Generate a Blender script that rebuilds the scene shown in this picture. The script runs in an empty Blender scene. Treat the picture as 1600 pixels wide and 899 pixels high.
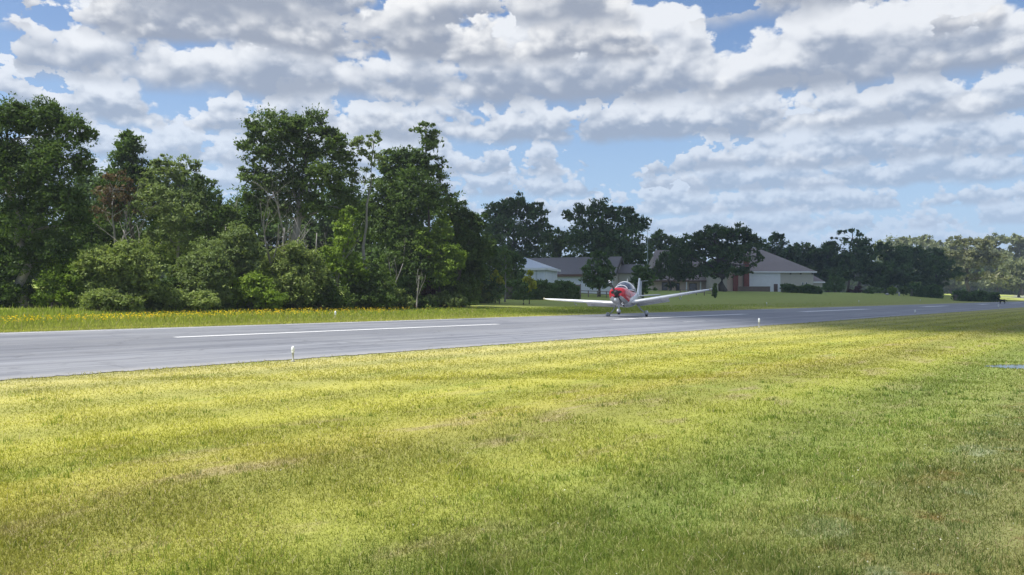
import bpy, math, random
import numpy as np
from mathutils import Vector, Matrix

R = math.radians
random.seed(7)
S = bpy.context.scene
COL = S.collection

# ------------------------------------------------------------------ camera
CAM_H = 1.30
F = 1256.0                      # focal length in pixels of a 1600 px wide picture
PITCH = math.atan(14.5 / F)
cam_d = bpy.data.cameras.new('camera')
cam_d.sensor_width = 36.0
cam_d.lens = F / 1600.0 * 36.0
cam_d.clip_start = 0.05
cam_d.clip_end = 9000.0
cam = bpy.data.objects.new('camera', cam_d)
COL.objects.link(cam)
cam.location = (0, 0, CAM_H)
cam.rotation_euler = (R(90) + PITCH, 0, 0)
S.camera = cam

# ------------------------------------------------------------------ view
S.view_settings.view_transform = 'Standard'
S.view_settings.look = 'None'
S.view_settings.gamma = 1.0
S.view_settings.use_curve_mapping = False
EXPOSURE = 0.55
S.view_settings.exposure = EXPOSURE
S.render.engine = 'CYCLES'
S.cycles.max_bounces = 5
S.cycles.diffuse_bounces = 2
S.cycles.glossy_bounces = 2
S.cycles.transmission_bounces = 3
S.cycles.transparent_max_bounces = 4
S.cycles.use_denoising = True

# ------------------------------------------------------------------ sun
SUN_EL, SUN_AZ = R(64), R(-112)      # azimuth from +Y towards +X
SUN_DIR = Vector((math.sin(SUN_AZ) * math.cos(SUN_EL), math.cos(SUN_AZ) * math.cos(SUN_EL), math.sin(SUN_EL)))
sd = bpy.data.lights.new('sun', 'SUN')
sd.energy = 4.6
sd.angle = R(0.53)
sd.color = (1.0, 0.965, 0.90)
so = bpy.data.objects.new('sun', sd)
COL.objects.link(so)
so.rotation_euler = SUN_DIR.to_track_quat('Z', 'Y').to_euler()


# ------------------------------------------------------------------ node helpers
class NT:
    def __init__(self, tree):
        self.t = tree

    def node(self, kind, **kw):
        n = self.t.nodes.new(kind)
        for k, v in kw.items():
            setattr(n, k, v)
        return n

    def put(self, sock, v):
        if isinstance(v, bpy.types.NodeSocket):
            self.t.links.new(v, sock)
        elif v is not None:
            if hasattr(sock, 'default_value'):
                if isinstance(v, (tuple, list)) and len(v) == 3 and sock.type == 'RGBA':
                    v = (*v, 1)
                sock.default_value = v

    def m(self, op, a, b=None, c=None, clamp=False):
        n = self.node('ShaderNodeMath', operation=op, use_clamp=clamp)
        for i, v in enumerate((a, b, c)):
            self.put(n.inputs[i], v)
        return n.outputs[0]

    def vm(self, op, a, b=None, out=0):
        n = self.node('ShaderNodeVectorMath', operation=op)
        self.put(n.inputs[0], a)
        if b is not None:
            self.put(n.inputs[1], b)
        return n.outputs[out]

    def xyz(self, x, y, z):
        n = self.node('ShaderNodeCombineXYZ')
        for i, v in enumerate((x, y, z)):
            self.put(n.inputs[i], v)
        return n.outputs[0]

    def sep(self, v):
        n = self.node('ShaderNodeSeparateXYZ')
        self.put(n.inputs[0], v)
        return n.outputs

    def noise(self, vec, scale, detail=3, rough=0.5, dist=0.0, out='Fac', dims='3D'):
        n = self.node('ShaderNodeTexNoise', noise_dimensions=dims)
        self.put(n.inputs['Vector'], vec)
        self.put(n.inputs['Scale'], scale)
        n.inputs['Detail'].default_value = detail
        n.inputs['Roughness'].default_value = rough
        n.inputs['Distortion'].default_value = dist
        return n.outputs[out]

    def smooth(self, v, a, b, lo=0.0, hi=1.0):
        n = self.node('ShaderNodeMapRange', interpolation_type='SMOOTHSTEP')
        for i, x in enumerate((v, a, b, lo, hi)):
            self.put(n.inputs[i], x)
        return n.outputs[0]

    def lin(self, v, a, b, lo=0.0, hi=1.0):
        n = self.node('ShaderNodeMapRange')
        for i, x in enumerate((v, a, b, lo, hi)):
            self.put(n.inputs[i], x)
        return n.outputs[0]

    def mix(self, f, a, b, mode='MIX'):
        n = self.node('ShaderNodeMix', data_type='RGBA', blend_type=mode)
        self.put(n.inputs[0], f)
        self.put(n.inputs[6], a)
        self.put(n.inputs[7], b)
        return n.outputs[2]

    def ramp(self, v, stops, mode='LINEAR'):
        n = self.node('ShaderNodeValToRGB')
        n.color_ramp.interpolation = mode
        el = n.color_ramp.elements
        while len(el) < len(stops):
            el.new(0.5)
        for e, (p, c) in zip(el, stops):
            e.position = p
            e.color = (*c, 1)
        self.put(n.inputs[0], v)
        return n.outputs[0]


# ------------------------------------------------------------------ world: blue sky with rows of flat-based cumulus
W = bpy.data.worlds.new('World')
S.world = W
W.use_nodes = True
W.cycles.sampling_method = 'MANUAL'
W.cycles.sample_map_resolution = 512
wt = W.node_tree
wt.nodes.clear()
w = NT(wt)
sky = w.node('ShaderNodeTexSky', sky_type='NISHITA')
sky.sun_disc = False
sky.sun_elevation = SUN_EL
sky.sun_rotation = SUN_AZ
sky.air_density = 1.0
sky.dust_density = 0.6
sky.ozone_density = 2.0
tc = w.node('ShaderNodeTexCoord')
dx, dy, dz = w.sep(tc.outputs['Generated'])
az = w.m('ARCTAN2', dx, dy)
hl = w.m('SQRT', w.m('ADD', w.m('MULTIPLY', dx, dx), w.m('MULTIPLY', dy, dy)))
U = w.m('MULTIPLY', az, F)                                    # 1 unit = 1/1256 rad
V = w.m('MULTIPLY', w.m('DIVIDE', dz, w.m('MAXIMUM', hl, 0.05)), F)
EX = 2.0 ** EXPOSURE
skyc = w.mix(1.0, sky.outputs[0], (0.088, 0.092, 0.100, 1), 'MULTIPLY')
# pale band near the horizon
hz = w.m('MULTIPLY', w.smooth(V, 420, 0), 0.86)
skyc = w.mix(hz, skyc, (0.46 / EX, 0.65 / EX, 0.91 / EX, 1))
GREY = (0.335, 0.385, 0.485)
WHITE = (0.96, 0.97, 0.985)
HAZE = (0.50, 0.66, 0.90)
# base height, thickness, width, bias, haze share, seed; far rows first
ROWS = [
    (20, 24, 60, 0.40, 0.88, 3.1, None),
    (44, 26, 70, 0.42, 0.80, 15.1, None),
    (70, 30, 85, 0.40, 0.72, 11.7, None),
    (98, 34, 100, 0.40, 0.62, 23.9, None),
    (128, 38, 115, 0.38, 0.52, 37.2, None),
    (160, 44, 140, 0.42, 0.46, 29.4, [(-400, 700, .75), (740, 930, .7), (1030, 2000, .75)]),
    (194, 54, 170, 0.36, 0.36, 41.3, [(-300, 60, .7), (100, 280, .85), (270, 740, .9), (760, 935, .7), (1080, 2000, .85)]),
    (246, 66, 210, 0.32, 0.22, 57.7, [(-300, 20, .8), (110, 260, .95), (240, 400, .6), (390, 760, .85), (785, 868, .95), (925, 1200, .9), (1180, 1570, .95), (1600, 1900, .8)]),
    (308, 104, 270, 0.28, 0.10, 63.4, [(-500, -40, .8), (85, 400, .85), (410, 720, .9), (700, 1430, 1.0), (1415, 1540, .85), (1558, 1900, .95)]),
    (372, 88, 320, 0.26, 0.0, 78.6, [(-600, -60, .8), (115, 690, .95), (690, 1010, .75), (1440, 1560, .6), (1640, 2000, .8)]),
    (428, 130, 400, 0.24, 0.0, 91.5, [(-700, -100, .8), (115, 570, 1.0), (585, 720, .5), (755, 985, .95), (1120, 1440, .85), (1600, 2000, .8)]),
    (520, 220, 600, 0.30, 0.0, 97.3, None),
]


def presence(spans, Uw):
    """share of cloud along the horizon, soft at both ends of each span (photo columns)"""
    f = lambda x: max([0.06] + [s_ * min(1, max(0, (x - a_) / 110 + .5)) * min(1, max(0, (b_ - x) / 110 + .5)) for a_, b_, s_ in spans])
    xs = sorted({q for a_, b_, s_ in spans for q in (a_ - 55, a_ + 55, b_ - 55, b_ + 55)})[:32]
    pos = w.lin(Uw, -2000.0, 2000.0, 0.0, 1.0)
    return w.ramp(pos, [((x - 800 + 2000) / 4000, (f(x),) * 3) for x in xs])


colr = skyc
for (vb, th, wd, bias, hzf, seed, spans) in ROWS:
    h = w.m('DIVIDE', w.m('SUBTRACT', V, vb), th)
    iso = th * 1.15                                           # bulge size: as wide as tall
    un = w.m('DIVIDE', U, iso)
    vn = w.m('DIVIDE', V, iso * 0.74)
    P = w.xyz(w.m('ADD', un, seed * 3.1), w.m('ADD', vn, seed), 0.0)
    P2 = w.vm('ADD', P, (-0.06, 0.22, 0.0))
    nA = w.noise(P, 1.0, 7, 0.56, 0.0, dims='2D')
    nB = w.noise(P2, 1.0, 3, 0.5, 0.0, dims='2D')
    vor = w.node('ShaderNodeTexVoronoi', feature='F1', voronoi_dimensions='2D')
    w.put(vor.inputs['Vector'], w.vm('ADD', P, w.xyz(w.m('MULTIPLY', nA, 0.9), w.m('MULTIPLY', nB, 0.9), 0.0)))
    vor.inputs['Scale'].default_value = 3.2
    bump = w.m('SUBTRACT', 0.42, vor.outputs['Distance'])
    pr = w.noise(w.xyz(w.m('DIVIDE', U, wd), seed * 1.7, 0.0), 0.62, 2, 0.5, dims='2D')
    if spans:
        pr = w.m('ADD', w.m('MULTIPLY', presence(spans, w.m('ADD', U, w.m('MULTIPLY', w.m('SUBTRACT', nA, 0.5), 260.0))), 0.62), w.m('ADD', 0.08, w.m('MULTIPLY', w.m('SUBTRACT', pr, 0.5), 0.8)))
    d = w.m('MULTIPLY', w.m('SUBTRACT', nA, 0.5), 2.3)
    d = w.m('ADD', d, w.m('MULTIPLY', w.m('SUBTRACT', pr, 0.5), 2.3))
    d = w.m('ADD', d, w.m('MULTIPLY', bump, 0.30))
    d = w.m('ADD', d, bias + 0.16)
    d = w.m('SUBTRACT', d, w.m('MULTIPLY', w.m('POWER', w.m('MAXIMUM', h, 0.0), 1.5), 0.62))
    basew = w.m('ADD', h, w.m('MULTIPLY', w.m('SUBTRACT', nA, 0.5), 0.45))
    cut = w.smooth(basew, -0.20, 0.10)
    a = w.m('MULTIPLY', w.smooth(d, 0.03, 0.18), cut)
    # light falls from above: bulges that face up are bright, the flat base is grey
    lum = w.m('MULTIPLY', w.m('SUBTRACT', nA, nB), 2.9)
    lum = w.m('ADD', lum, w.m('MULTIPLY', bump, 0.45))
    lum = w.m('ADD', lum, w.m('MULTIPLY', w.m('MINIMUM', h, 1.0), 1.05))
    lum = w.m('ADD', lum, w.m('MULTIPLY', w.m('MINIMUM', d, 1.0), -0.30))
    lum = w.smooth(lum, -0.26, 0.80)
    c = w.mix(lum, (*[x / EX for x in GREY], 1), (*[x / EX for x in WHITE], 1))
    if hzf > 0:
        c = w.mix(hzf, c, (*[x / EX for x in HAZE], 1))
    colr = w.mix(w.m('MULTIPLY', a, 0.96 - 0.30 * hzf), colr, c)
# overhead: broken bright cloud between blue gaps
ov = w.noise(w.vm('DIVIDE', w.xyz(dx, dy, 0.0), w.xyz(w.m('MAXIMUM', dz, 0.2), w.m('MAXIMUM', dz, 0.2), 1.0)), 1.1, 5, 0.55)
ova = w.m('MULTIPLY', w.smooth(ov, 0.46, 0.60), w.smooth(V, 560, 900))
colr = w.mix(ova, colr, (*[0.62 / EX, 0.65 / EX, 0.70 / EX], 1))
bg = w.node('ShaderNodeBackground')
w.put(bg.inputs[0], colr)
bg.inputs[1].default_value = 1.0
wo = w.node('ShaderNodeOutputWorld')
wt.links.new(bg.outputs[0], wo.inputs[0])


# ------------------------------------------------------------------ geometry of the place
TH = math.atan(1027.0 / F)                     # runway runs at this azimuth
DV = np.array([math.sin(TH), math.cos(TH)])    # along the runway
NV = np.array([-math.cos(TH), math.sin(TH)])   # across, away from the camera
D_NEAR, D_FAR, D_MID = 14.05, 32.5, 24.45


def sstep(u):
    u = np.clip(u, 0, 1)
    return u * u * (3 - 2 * u)


def terrain(x, y):
    x = np.asarray(x, float)
    y = np.asarray(y, float)
    D = x * NV[0] + y * NV[1]
    t = x * DV[0] + y * DV[1]
    wdt = 70 - 32 * sstep((t - 80) / 140.0)
    z = 2.5 * sstep((D - 34.0) / wdt) + 0.012 * np.maximum(D - 70, 0) * np.exp(-np.maximum(D - 70, 0) / 300)
    z = z + 0.30 * sstep((D - 40) / 8.0) * sstep((-x - 14) / 12.0)            # low bank before the wood on the left
    near = 0.025 * np.sin(x * 0.9 + 1.3) * np.sin(y * 0.7) * sstep((D_NEAR - 1 - D) / 3.0)
    near = near - 0.07 * np.exp(-((D - 2.5) / 0.8) ** 2) + 0.06 * np.exp(-((D - 5.0) / 1.2) ** 2)
    rp = np.sqrt(((x - 9.95) / 0.95) ** 2 + ((y - 15.25) / 0.62) ** 2)
    z = z + near * (1 - np.exp(-(rp / 1.9) ** 4)) - 0.06 * np.exp(-rp ** 4)      # a shallow hollow holds the puddle
    return z


def ray(px, py):
    a, b = (px - 800.0) / F, -(py - 449.5) / F
    cp, sp = math.cos(PITCH), math.sin(PITCH)
    return Vector((a, cp - b * sp, sp + b * cp))


def at(px, py, Y):
    d = ray(px, py)
    k = Y / d.y
    return Vector((d.x * k, Y, CAM_H + d.z * k))


def hit(px, py, y0=3.0, y1=900.0):
    Y = y0
    while Y < y1:
        p = at(px, py, Y)
        if p.z <= float(terrain(p.x, p.y)):
            return p
        Y *= 1.004
    return at(px, py, y1)


def gz(p):
    return float(terrain(p[0], p[1]))


def td(t, D, z=0.0):
    return Vector((DV[0] * t + NV[0] * D, DV[1] * t + NV[1] * D, z))


# ------------------------------------------------------------------ object helpers
def tag(o, label=None, cat=None, group=None, kind=None):
    if label:
        o['label'] = label
    if cat:
        o['category'] = cat
    if group:
        o['group'] = group
    if kind:
        o['kind'] = kind
    return o


def empty(name, loc, label, cat, group=None):
    o = bpy.data.objects.new(name, None)
    COL.objects.link(o)
    o.location = loc
    o.empty_display_size = 0.3
    return tag(o, label, cat, group)


def np_mesh(name, V_, F_, mat, parent=None, shift=None, smooth=False):
    V_ = np.asarray(V_, np.float32)
    F_ = np.asarray(F_, np.int32)
    if shift is not None:
        V_ = V_ - np.array(shift, np.float32)
    me = bpy.data.meshes.new(name)
    k = F_.shape[1]
    me.vertices.add(len(V_))
    me.vertices.foreach_set('co', V_.ravel())
    me.loops.add(F_.size)
    me.loops.foreach_set('vertex_index', F_.ravel())
    me.polygons.add(len(F_))
    me.polygons.foreach_set('loop_start', np.arange(0, F_.size, k, dtype=np.int32))
    me.polygons.foreach_set('loop_total', np.full(len(F_), k, np.int32))
    me.update(calc_edges=True)
    if smooth:
        me.polygons.foreach_set('use_smooth', np.ones(len(F_), bool))
    me.materials.append(mat)
    o = bpy.data.objects.new(name, me)
    COL.objects.link(o)
    if parent is not None:
        o.parent = parent
    return o


class MB:
    def __init__(self):
        self.v, self.f, self.s = [], [], []

    def add(self, vs, fs, smooth=False):
        b = len(self.v)
        self.v += [tuple(q) for q in vs]
        for f in fs:
            self.f.append([b + i for i in f])
            self.s.append(smooth)
        return self

    def box(self, c, size, rz=0.0, M=None):
        sx, sy, sz = [q / 2 for q in size]
        p = [Vector((x, y, z)) for z in (-sz, sz) for y in (-sy, sy) for x in (-sx, sx)]
        rot = Matrix.Rotation(rz, 3, 'Z') if M is None else M
        p = [rot @ q + Vector(c) for q in p]
        return self.add(p, [(0, 2, 3, 1), (4, 5, 7, 6), (0, 1, 5, 4), (2, 6, 7, 3), (0, 4, 6, 2), (1, 3, 7, 5)])

    def loft(self, rings, cap=True, smooth=True, close=True):
        n = len(rings[0])
        vs = [q for r in rings for q in r]
        fs = []
        for i in range(len(rings) - 1):
            for j in range(n if close else n - 1):
                k = (j + 1) % n
                fs.append((i * n + j, i * n + k, (i + 1) * n + k, (i + 1) * n + j))
        self.add(vs, fs, smooth)
        if cap:
            b = len(self.v) - len(vs)
            self.f.append([b + j for j in range(n)][::-1])
            self.s.append(False)
            self.f.append([b + (len(rings) - 1) * n + j for j in range(n)])
            self.s.append(False)
        return self

    def tube(self, pts, rad, n=8, smooth=True):
        pts = [Vector(p) for p in pts]
        if not isinstance(rad, (list, tuple)):
            rad = [rad] * len(pts)
        rings = []
        for i, p in enumerate(pts):
            d = (pts[min(i + 1, len(pts) - 1)] - pts[max(i - 1, 0)])
            d = d.normalized() if d.length > 1e-9 else Vector((0, 0, 1))
            a = d.cross(Vector((0, 0, 1)))
            if a.length < 0.1:
                a = d.cross(Vector((0, 1, 0)))
            a.normalize()
            b = d.cross(a)
            rings.append([p + (a * math.cos(2 * math.pi * j / n) + b * math.sin(2 * math.pi * j / n)) * rad[i] for j in range(n)])
        return self.loft(rings, True, smooth)

    def lathe(self, c, prof, n=16, axis=Vector((0, 0, 1))):
        axis = axis.normalized()
        a = axis.orthogonal().normalized()
        b = axis.cross(a)
        c = Vector(c)
        rings = [[c + axis * z + (a * math.cos(2 * math.pi * j / n) + b * math.sin(2 * math.pi * j / n)) * max(r, 1e-4) for j in range(n)] for (r, z) in prof]
        return self.loft(rings, True, True)

    def quad(self, a, b, c, d, thick=0.0):
        a, b, c, d = map(Vector, (a, b, c, d))
        if not thick:
            return self.add([a, b, c, d], [(0, 1, 2, 3)])
        n = (b - a).cross(d - a).normalized() * thick
        p = [a, b, c, d, a - n, b - n, c - n, d - n]
        return self.add(p, [(0, 1, 2, 3), (7, 6, 5, 4), (0, 4, 5, 1), (1, 5, 6, 2), (2, 6, 7, 3), (3, 7, 4, 0)])

    def poly(self, pts, down):
        """closed prism from a flat polygon and a thickness vector"""
        pts = [Vector(p) for p in pts]
        dn = Vector(down)
        n = len(pts)
        fs = [tuple(range(n)), tuple(range(2 * n - 1, n - 1, -1))]
        fs += [(i, n + i, n + (i + 1) % n, (i + 1) % n) for i in range(n)]
        return self.add(pts + [p + dn for p in pts], fs)

    def build(self, name, mat, parent=None, shift=None):
        sh = Vector(shift) if shift is not None else Vector((0, 0, 0))
        me = bpy.data.meshes.new(name)
        me.from_pydata([tuple(Vector(q) - sh) for q in self.v], [], self.f)
        me.polygons.foreach_set('use_smooth', self.s)
        me.materials.append(mat)
        me.update()
        o = bpy.data.objects.new(name, me)
        COL.objects.link(o)
        if parent is not None:
            o.parent = parent
        return o


# ------------------------------------------------------------------ materials
def new_mat(name):
    m = bpy.data.materials.new(name)
    m.use_nodes = True
    m.node_tree.nodes.clear()
    n = NT(m.node_tree)
    out = n.node('ShaderNodeOutputMaterial')
    return m, n, out


def pbr(name, col, rough=0.6, metal=0.0, spec=0.5, coat=0.0, var=0.08, scale=3.0, bump=0.0, alpha=1.0, trans=0.0):
    m, n, out = new_mat(name)
    b = n.node('ShaderNodeBsdfPrincipled')
    g = n.node('ShaderNodeTexCoord')
    nz = n.noise(g.outputs['Object'], scale, 5, 0.6)
    c = n.mix(nz, tuple(x * (1 - var) for x in col), tuple(min(1, x * (1 + var)) for x in col))
    n.put(b.inputs['Base Color'], c)
    n.put(b.inputs['Roughness'], n.lin(nz, 0, 1, max(0.02, rough - 0.08), min(1, rough + 0.08)))
    b.inputs['Metallic'].default_value = metal
    b.inputs['Specular IOR Level'].default_value = spec
    b.inputs['Coat Weight'].default_value = coat
    b.inputs['Transmission Weight'].default_value = trans
    if bump:
        bn = n.node('ShaderNodeBump')
        bn.inputs['Strength'].default_value = bump
        n.put(bn.inputs['Height'], nz)
        n.put(b.inputs['Normal'], bn.outputs[0])
    m.node_tree.links.new(b.outputs[0], out.inputs[0])
    return m


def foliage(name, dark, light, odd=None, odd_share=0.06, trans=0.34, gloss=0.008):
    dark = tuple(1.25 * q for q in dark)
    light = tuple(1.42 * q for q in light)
    m, n, out = new_mat(name)
    geo = n.node('ShaderNodeNewGeometry')
    rnd = geo.outputs['Random Per Island']
    nz = n.noise(geo.outputs['Position'], 0.45, 3, 0.55)
    f = n.m('ADD', n.m('MULTIPLY', rnd, 0.6), n.m('MULTIPLY', n.m('SUBTRACT', nz, 0.5), 1.5))
    f = n.m('ADD', f, 0.15, clamp=True)
    c = n.mix(f, dark, light)
    if odd:
        c = n.mix(n.m('MULTIPLY', n.m('GREATER_THAN', rnd, 1 - odd_share), 0.55), c, odd)
    df = n.node('ShaderNodeBsdfDiffuse')
    n.put(df.inputs[0], c)
    tr = n.node('ShaderNodeBsdfTranslucent')
    n.put(tr.inputs[0], n.mix(1.0, c, (1.25, 1.3, 0.7, 1), 'MULTIPLY'))
    gl = n.node('ShaderNodeBsdfGlossy')
    gl.inputs[1].default_value = 0.45
    gl.inputs[0].default_value = (0.9, 0.95, 1, 1)
    m1 = n.node('ShaderNodeMixShader')
    m1.inputs[0].default_value = trans
    m2 = n.node('ShaderNodeMixShader')
    m2.inputs[0].default_value = gloss
    L = m.node_tree.links
    L.new(df.outputs[0], m1.inputs[1]); L.new(tr.outputs[0], m1.inputs[2])
    L.new(m1.outputs[0], m2.inputs[1]); L.new(gl.outputs[0], m2.inputs[2])
    L.new(m2.outputs[0], out.inputs[0])
    return m


def grass_group():
    g = bpy.data.node_groups.new('grass_colour', 'ShaderNodeTree')
    g.interface.new_socket('Color', in_out='OUTPUT', socket_type='NodeSocketColor')
    n = NT(g)
    out = n.node('NodeGroupOutput')
    geo = n.node('ShaderNodeNewGeometry')
    P = geo.outputs['Position']
    x, y, z = n.sep(P)
    D = n.m('ADD', n.m('MULTIPLY', x, float(NV[0])), n.m('MULTIPLY', y, float(NV[1])))
    T = n.m('ADD', n.m('MULTIPLY', x, float(DV[0])), n.m('MULTIPLY', y, float(DV[1])))
    q = n.xyz(n.m('MULTIPLY', T, 0.35), D, 0.0)                     # mown along the runway: features stretch that way
    n1 = n.noise(q, 0.9, 4, 0.6)
    n2 = n.noise(q, 0.33, 3, 0.55)
    n3 = n.noise(n.vm('ADD', q, (31.0, 17.0, 0.0)), 1.7, 4, 0.65)
    fine = n.noise(P, 22.0, 3, 0.7)
    mid = n.noise(P, 5.0, 4, 0.65)
    Dn = n.m('ADD', D, n.m('MULTIPLY', n.m('SUBTRACT', n2, 0.5), 3.0))
    k = 1 / 90.0
    c = n.ramp(n.m('MULTIPLY', Dn, k, clamp=True), [
        (0.0, (0.215, 0.215, 0.085)),
        (1.4 * k, (0.190, 0.215, 0.070)),
        (2.5 * k, (0.185, 0.230, 0.058)),
        (3.6 * k, (0.255, 0.275, 0.062)),
        (5.2 * k, (0.300, 0.285, 0.075)),
        (6.6 * k, (0.325, 0.325, 0.066)),
        (10.5 * k, (0.375, 0.360, 0.100)),
        (14.0 * k, (0.415, 0.385, 0.165)),
        (33.0 * k, (0.400, 0.380, 0.140)),
        (38.0 * k, (0.320, 0.335, 0.085)),
        (60.0 * k, (0.350, 0.400, 0.100)),  # far lawn colour raised to offset the cloud shade
        (90.0 * k, (0.285, 0.360, 0.095))])
    # mower passes lay the blades alternately
    mow = n.m('SINE', n.m('ADD', n.m('MULTIPLY', D, 3.4), n.m('MULTIPLY', n2, 2.5)))
    c = n.mix(1.0, c, n.mix(n.m('ADD', n.m('MULTIPLY', mow, 0.5), 0.5), (0.86, 0.88, 0.90), (1.14, 1.12, 1.08)), 'MULTIPLY')
    # lusher and drier patches
    c = n.mix(n.m('MULTIPLY', n.smooth(n1, 0.54, 0.70), 0.55), c, (0.225, 0.275, 0.062))
    dry = n.m('MULTIPLY', n.smooth(n3, 0.52, 0.70), n.lin(n.m('ABSOLUTE', n.m('SUBTRACT', D, 4.9)), 0.6, 3.2, 0.6, 0.12))
    c = n.mix(dry, c, (0.330, 0.262, 0.165))
    red = n.m('MULTIPLY', n.smooth(n.noise(P, 1.3, 3, 0.6), 0.55, 0.66), n.smooth(D, 2.0, 0.6))
    c = n.mix(n.m('MULTIPLY', red, 0.7), c, (0.235, 0.120, 0.050))
    gry = n.m('MULTIPLY', n.smooth(n.noise(n.vm('ADD', P, (9.0, 3.0, 0.0)), 1.9, 3, 0.6), 0.56, 0.68), n.smooth(D, 2.2, 0.9))
    c = n.mix(n.m('MULTIPLY', gry, 0.6), c, (0.27, 0.30, 0.20))
    c = n.mix(1.0, c, n.mix(fine, (0.72, 0.72, 0.72), (1.30, 1.30, 1.28)), 'MULTIPLY')
    c = n.mix(1.0, c, n.mix(mid, (0.70, 0.72, 0.70), (1.28, 1.26, 1.25)), 'MULTIPLY')
    g.links.new(c, out.inputs[0])
    return g


GG = grass_group()


def grass_ground():
    m, n, out = new_mat('lawn')
    g = n.node('ShaderNodeGroup')
    g.node_tree = GG
    geo = n.node('ShaderNodeNewGeometry')
    b = n.node('ShaderNodeBsdfPrincipled')
    n.put(b.inputs['Base Color'], g.outputs[0])
    b.inputs['Roughness'].default_value = 0.9
    b.inputs['Specular IOR Level'].default_value = 0.15
    bn = n.node('ShaderNodeBump')
    bn.inputs['Strength'].default_value = 0.7
    bn.inputs['Distance'].default_value = 0.05
    n.put(bn.inputs['Height'], n.noise(geo.outputs['Position'], 16.0, 4, 0.7))
    n.put(b.inputs['Normal'], bn.outputs[0])
    m.node_tree.links.new(b.outputs[0], out.inputs[0])
    return m


def grass_blade(name='grass_blade', gain=1.0, tint=(1, 1, 1)):
    m, n, out = new_mat(name)
    g = n.node('ShaderNodeGroup')
    g.node_tree = GG
    geo = n.node('ShaderNodeNewGeometry')
    rnd = geo.outputs['Random Per Island']
    c = n.mix(1.0, g.outputs[0], n.ramp(rnd, [(0.0, tuple(0.78 * gain * q for q in tint)), (0.55, tuple(1.05 * gain * q for q in tint)),
                                             (0.9, tuple(1.25 * gain * q for q in tint)), (1.0, (1.5, 1.4, 1.3))]), 'MULTIPLY')
    c = n.mix(n.m('GREATER_THAN', rnd, 0.93), c, (0.50, 0.44, 0.26))
    df = n.node('ShaderNodeBsdfDiffuse')
    n.put(df.inputs[0], c)
    tr = n.node('ShaderNodeBsdfTranslucent')
    n.put(tr.inputs[0], n.mix(1.0, c, (1.2, 1.25, 0.6, 1), 'MULTIPLY'))
    mx = n.node('ShaderNodeMixShader')
    mx.inputs[0].default_value = 0.45
    L = m.node_tree.links
    L.new(df.outputs[0], mx.inputs[1]); L.new(tr.outputs[0], mx.inputs[2])
    L.new(mx.outputs[0], out.inputs[0])
    return m


def asphalt():
    m, n, out = new_mat('asphalt')
    geo = n.node('ShaderNodeNewGeometry')
    P = geo.outputs['Position']
    x, y, z = n.sep(P)
    D = n.m('ADD', n.m('MULTIPLY', x, float(NV[0])), n.m('MULTIPLY', y, float(NV[1])))
    T = n.m('ADD', n.m('MULTIPLY', x, float(DV[0])), n.m('MULTIPLY', y, float(DV[1])))
    st = n.noise(n.xyz(n.m('MULTIPLY', T, 0.05), n.m('MULTIPLY', D, 1.4), 0.0), 1.0, 5, 0.65)
    pt = n.noise(P, 0.22, 4, 0.55)
    gr = n.noise(P, 60.0, 2, 0.6)
    c = n.mix(n.smooth(st, 0.3, 0.7), (0.105, 0.110, 0.128), (0.275, 0.282, 0.308))
    c = n.mix(n.m('MULTIPLY', n.smooth(pt, 0.42, 0.60), 0.5), c, (0.235, 0.238, 0.250))
    blot = n.noise(P, 1.1, 5, 0.7)
    c = n.mix(n.m('MULTIPLY', n.smooth(blot, 0.56, 0.68), 0.35), c, (0.10, 0.10, 0.108))
    # dark rubber and oil along the wheel track, laid seams, cracks
    ctr = n.m('MULTIPLY', n.smooth(n.m('ABSOLUTE', n.m('SUBTRACT', D, 23.0)), 4.2, 0.5), n.smooth(st, 0.35, 0.6))
    c = n.mix(n.m('MULTIPLY', ctr, 0.35), c, (0.085, 0.086, 0.092))
    seam = n.m('PINGPONG', n.m('ADD', D, n.m('MULTIPLY', pt, 0.25)), 1.55)
    c = n.mix(n.m('MULTIPLY', n.smooth(seam, 0.09, 0.01), 0.45), c, (0.07, 0.07, 0.075))
    vo = n.node('ShaderNodeTexVoronoi', feature='DISTANCE_TO_EDGE')
    n.put(vo.inputs['Vector'], n.vm('ADD', n.xyz(n.m('MULTIPLY', T, 0.6), D, 0.0), n.vm('SCALE', n.noise(P, 0.8, 4, 0.6, out='Color'), None)))
    vo.inputs['Scale'].default_value = 0.42
    c = n.mix(n.m('MULTIPLY', n.smooth(vo.outputs['Distance'], 0.020, 0.004), 0.32), c, (0.06, 0.06, 0.062))
    # sandy wear at both edges
    ed = n.m('MINIMUM', n.m('SUBTRACT', D, D_NEAR), n.m('SUBTRACT', D_FAR, D))
    c = n.mix(n.m('MULTIPLY', n.smooth(ed, 0.9, 0.0), n.lin(pt, 0.3, 0.7, 0.2, 0.9)), c, (0.33, 0.32, 0.31))
    c = n.mix(1.0, c, n.mix(gr, (0.82, 0.82, 0.82), (1.16, 1.16, 1.16)), 'MULTIPLY')
    b = n.node('ShaderNodeBsdfPrincipled')
    n.put(b.inputs['Base Color'], c)
    n.put(b.inputs['Roughness'], n.lin(st, 0.2, 0.8, 0.62, 0.5))
    b.inputs['Specular IOR Level'].default_value = 0.5
    bn = n.node('ShaderNodeBump')
    bn.inputs['Strength'].default_value = 0.25
    bn.inputs['Distance'].default_value = 0.01
    n.put(bn.inputs['Height'], gr)
    n.put(b.inputs['Normal'], bn.outputs[0])
    m.node_tree.links.new(b.outputs[0], out.inputs[0])
    return m


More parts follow.
